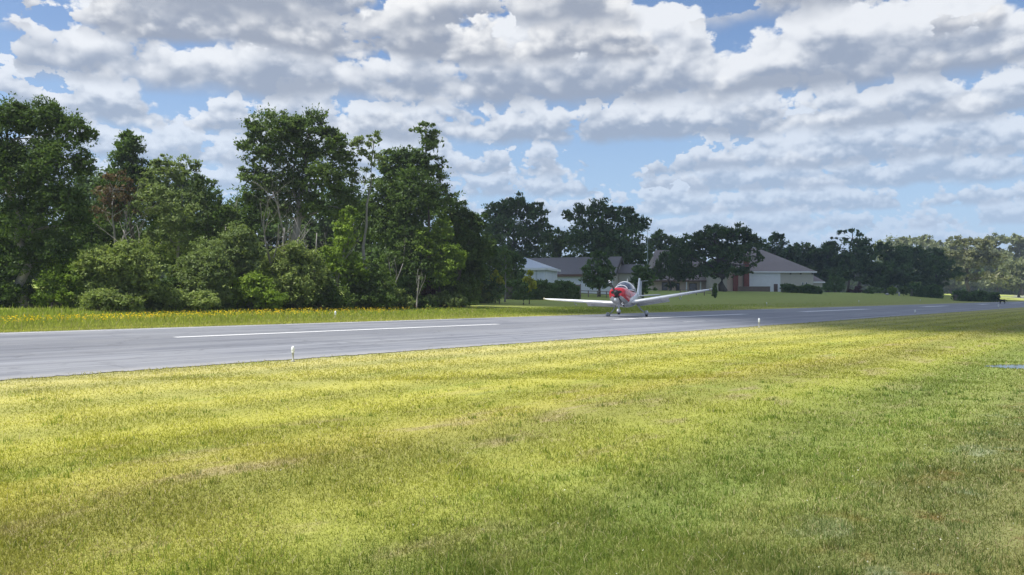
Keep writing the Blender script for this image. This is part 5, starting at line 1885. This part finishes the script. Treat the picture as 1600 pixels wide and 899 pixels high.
        for (y, x0, ch) in ((.62, 2.95, .42), (2.75, 2.83, .34)):
            zb = -.50 + (y - .42) * 0.086 - .02
            fr_.append([Vector((x0, sy * y, zb + .035)), Vector((x0 + ch * .5, sy * y, zb - .03)), Vector((x0 + ch, sy * y, zb - .17)), Vector((x0 + ch * .5, sy * y, zb - .085)), Vector((x0, sy * y, zb - .03))])
        fp.loft(fr_, smooth=False)
        B(fp, 'flap', W_, wo_)
        for y in (1.0, 2.3, 3.5):
            zb = -.50 + (y - .42) * 0.086 - .10
            B(MB().tube([(2.5, sy * y, zb + .02), (2.75, sy * y, zb - .05), (3.1, sy * y, zb - .06)], [.015, .03, .012], 6), 'hinge_fairing', 'silver', wo_)
        B(MB().lathe((2.16, sy * 5.50, -.02), [(0.0, -.07), (.045, -.04), (.06, .02), (.05, .10), (.0, .16)], 10, Vector((1, 0, 0))), 'navigation_light', 'navred', wo_)
        # fairing at the wing root
        B(MB().loft([[Vector((x, sy * (.40 + h_ * .42 * math.cos(a_) * .6), -.50 + h_ * .16 * math.sin(a_))) for a_ in [2 * math.pi * j / 12 for j in range(12)]]
                     for (x, h_) in ((1.55, .15), (1.8, .7), (2.3, 1.0), (2.9, .8), (3.4, .2))]), 'root_fairing', 'silver', wo_)
    # fin, rudder, tailplane, antennas
    fn = MB()
    for_ = []
    for (z, x0, ch) in ((.10, 5.35, 1.35), (.35, 5.75, 1.10), (.8, 6.15, .85), (1.25, 6.42, .66), (1.36, 6.52, .52)):
        th_ = .11
        for_.append([Vector((x0 + c_ * ch, th_ * ch * s_ * .5, z)) for c_, s_ in ((0, 0), (.06, .6), (.3, 1), (.65, .6), (1, .05), (.65, -.6), (.3, -1), (.06, -.6))])
    fn.loft(for_)
    fo = B(fn, 'fin', W_)
    B(MB().loft([[Vector((x0 + c_, s_ * .03, z)) for c_, s_ in ((0, 1), (.34, .2), (.34, -.2), (0, -1))] for (z, x0) in ((.05, 6.70), (.7, 6.92), (1.22, 7.06))], smooth=False), 'rudder', W_, fo)
    B(MB().tube([(6.95, 0, 1.18), (6.98, -.55, 1.19)], .014, 6), 'whisker_antenna', 'silver', fo)
    for sy in (1, -1):
        tl = [foil(5.95, .80, sy * .05, .18, .10), foil(6.15, .56, sy * 1.45, .20, .09)]
        if sy < 0:
            tl = [list(reversed(q)) for q in tl]
        B(MB().loft(tl), 'tailplane', W_)
    B(MB().tube([(3.15, 0, .70), (3.25, 0, .96), (3.28, 0, 1.05)], [.022, .014, .008], 6), 'radio_antenna', 'lens')
    # landing gear
    for sy in (1, -1):
        lg = B(MB().tube([(2.75, sy * .70, -.58), (2.78, sy * .95, -.92), (2.8, sy * 1.22, -1.17)], [.050, .040, .035], 8), 'gear_leg', 'silver')
        c_ = Vector((2.8, sy * 1.29, -1.22))
        B(MB().lathe(c_, [(.05, -.065), (.15, -.062), (.185, -.04), (.195, 0), (.185, .04), (.15, .062), (.05, .065)], 20, Vector((0, 1, 0))), 'wheel', 'black', lg)
        sp = MB()
        sp.loft([[c_ + Vector((x, hw * math.cos(a_), .04 + zc + hz_ * math.sin(a_))) for a_ in [2 * math.pi * j / 14 for j in range(14)]]
                 for (x, hw, hz_, zc) in ((-.34, .02, .03, .0), (-.28, .075, .10, .01), (-.12, .105, .155, .03), (.08, .11, .16, .03), (.30, .085, .11, .02), (.52, .02, .03, .0))])
        B(sp, 'wheel_spat', 'silver', lg)
    ng = B(MB().tube([(.85, 0, -.52), (.78, 0, -.85), (.74, 0, -1.04)], [.045, .04, .035], 8), 'nose_gear_leg', 'silver')
    c_ = Vector((.70, 0, -1.14))
    B(MB().lathe(c_, [(.05, -.06), (.14, -.058), (.17, -.035), (.18, 0), (.17, .035), (.14, .058), (.05, .06)], 20, Vector((0, 1, 0))), 'wheel', 'black', ng)
    sp = MB()
    sp.loft([[c_ + Vector((x, hw * math.cos(a_), .04 + zc + hz_ * math.sin(a_))) for a_ in [2 * math.pi * j / 14 for j in range(14)]]
             for (x, hw, hz_, zc) in ((-.30, .02, .03, .0), (-.24, .075, .10, .01), (-.10, .10, .145, .03), (.08, .105, .15, .03), (.28, .08, .10, .02), (.46, .02, .03, .0))])
    B(sp, 'wheel_spat', 'silver', ng)
    return root


airplane()


# ------------------------------------------------------------------ the clouds overhead whose shade lies on the far lawn and the foreground
def overhead_cloud(name, label, outline, alt, seed, spacing=11.0, rad=(10, 17), inset=0.0):
    rg = np.random.default_rng(seed)
    pts = [Vector((x, y)) for x, y in outline]

    def inside(x, y):
        c_ = False
        j = len(pts) - 1
        for i in range(len(pts)):
            a, b = pts[i], pts[j]
            if (a.y > y) != (b.y > y) and x < (b.x - a.x) * (y - a.y) / (b.y - a.y) + a.x:
                c_ = not c_
            j = i
        return c_
    off = Vector((SUN_DIR.x, SUN_DIR.y, 0)) / SUN_DIR.z * alt
    xs = np.arange(min(p_.x for p_ in pts), max(p_.x for p_ in pts), spacing)
    ys = np.arange(min(p_.y for p_ in pts), max(p_.y for p_ in pts), spacing)
    mb_ = MB()
    for x in xs:
        for y in ys:
            xx, yy = x + rg.normal(0, spacing * .25), y + rg.normal(0, spacing * .25)
            if not inside(xx, yy):
                continue
            r_ = rg.uniform(*rad)
            rings = []
            for i in range(7):
                th_ = math.pi * i / 6
                rings.append([Vector((xx + off.x + r_ * math.sin(th_) * math.cos(a_) * (1 + .10 * math.sin(3 * a_ + i)), yy + off.y + r_ * math.sin(th_) * math.sin(a_),
                                      alt + (r_ * .8 * math.cos(th_) if th_ < 1.6 else r_ * .25 * math.cos(th_)))) for a_ in [2 * math.pi * j / 12 for j in range(12)]])
            mb_.loft(rings, cap=False)
    tag(mb_.build(name, MAT['cloud']), label, kind='structure')


A_OUT = [(13, 50), (22, 30), (60, 34), (130, 90), (172, 262), (150, 292), (60, 300), (-10, 240), (-16, 160), (-4, 90), (6, 66)]
overhead_cloud('cloud', 'high white cumulus cloud shading the right of the field', A_OUT, 820, 5, 13.0, (9.5, 16))
B_OUT = [(-70, -60), (70, -60), (70, 0.5), (14, -1), (-4, -3.5), (-14, -6), (-70, -11)]
overhead_cloud('cloud', 'high white cumulus cloud shading the foreground lawn', B_OUT, 980, 6, 9.0, (6.5, 10))

# ------------------------------------------------------------------ summer haze: one closed box of thin air round everything on the ground
mb = MB()
mb.box((0, 700, 19), (9400, 9400, 48))
hm, hn, hout = new_mat('haze_air')
pv = hn.node('ShaderNodeVolumePrincipled')
pv.inputs['Color'].default_value = (0.80, 0.88, 1.0, 1)
pv.inputs['Density'].default_value = 0.00036
pv.inputs['Anisotropy'].default_value = 0.2
hm.node_tree.links.new(pv.outputs[0], hout.inputs['Volume'])
tag(mb.build('haze', hm), 'thin pale summer haze over the field', kind='stuff')
S.cycles.volume_bounces = 0
S.cycles.volume_max_steps = 64
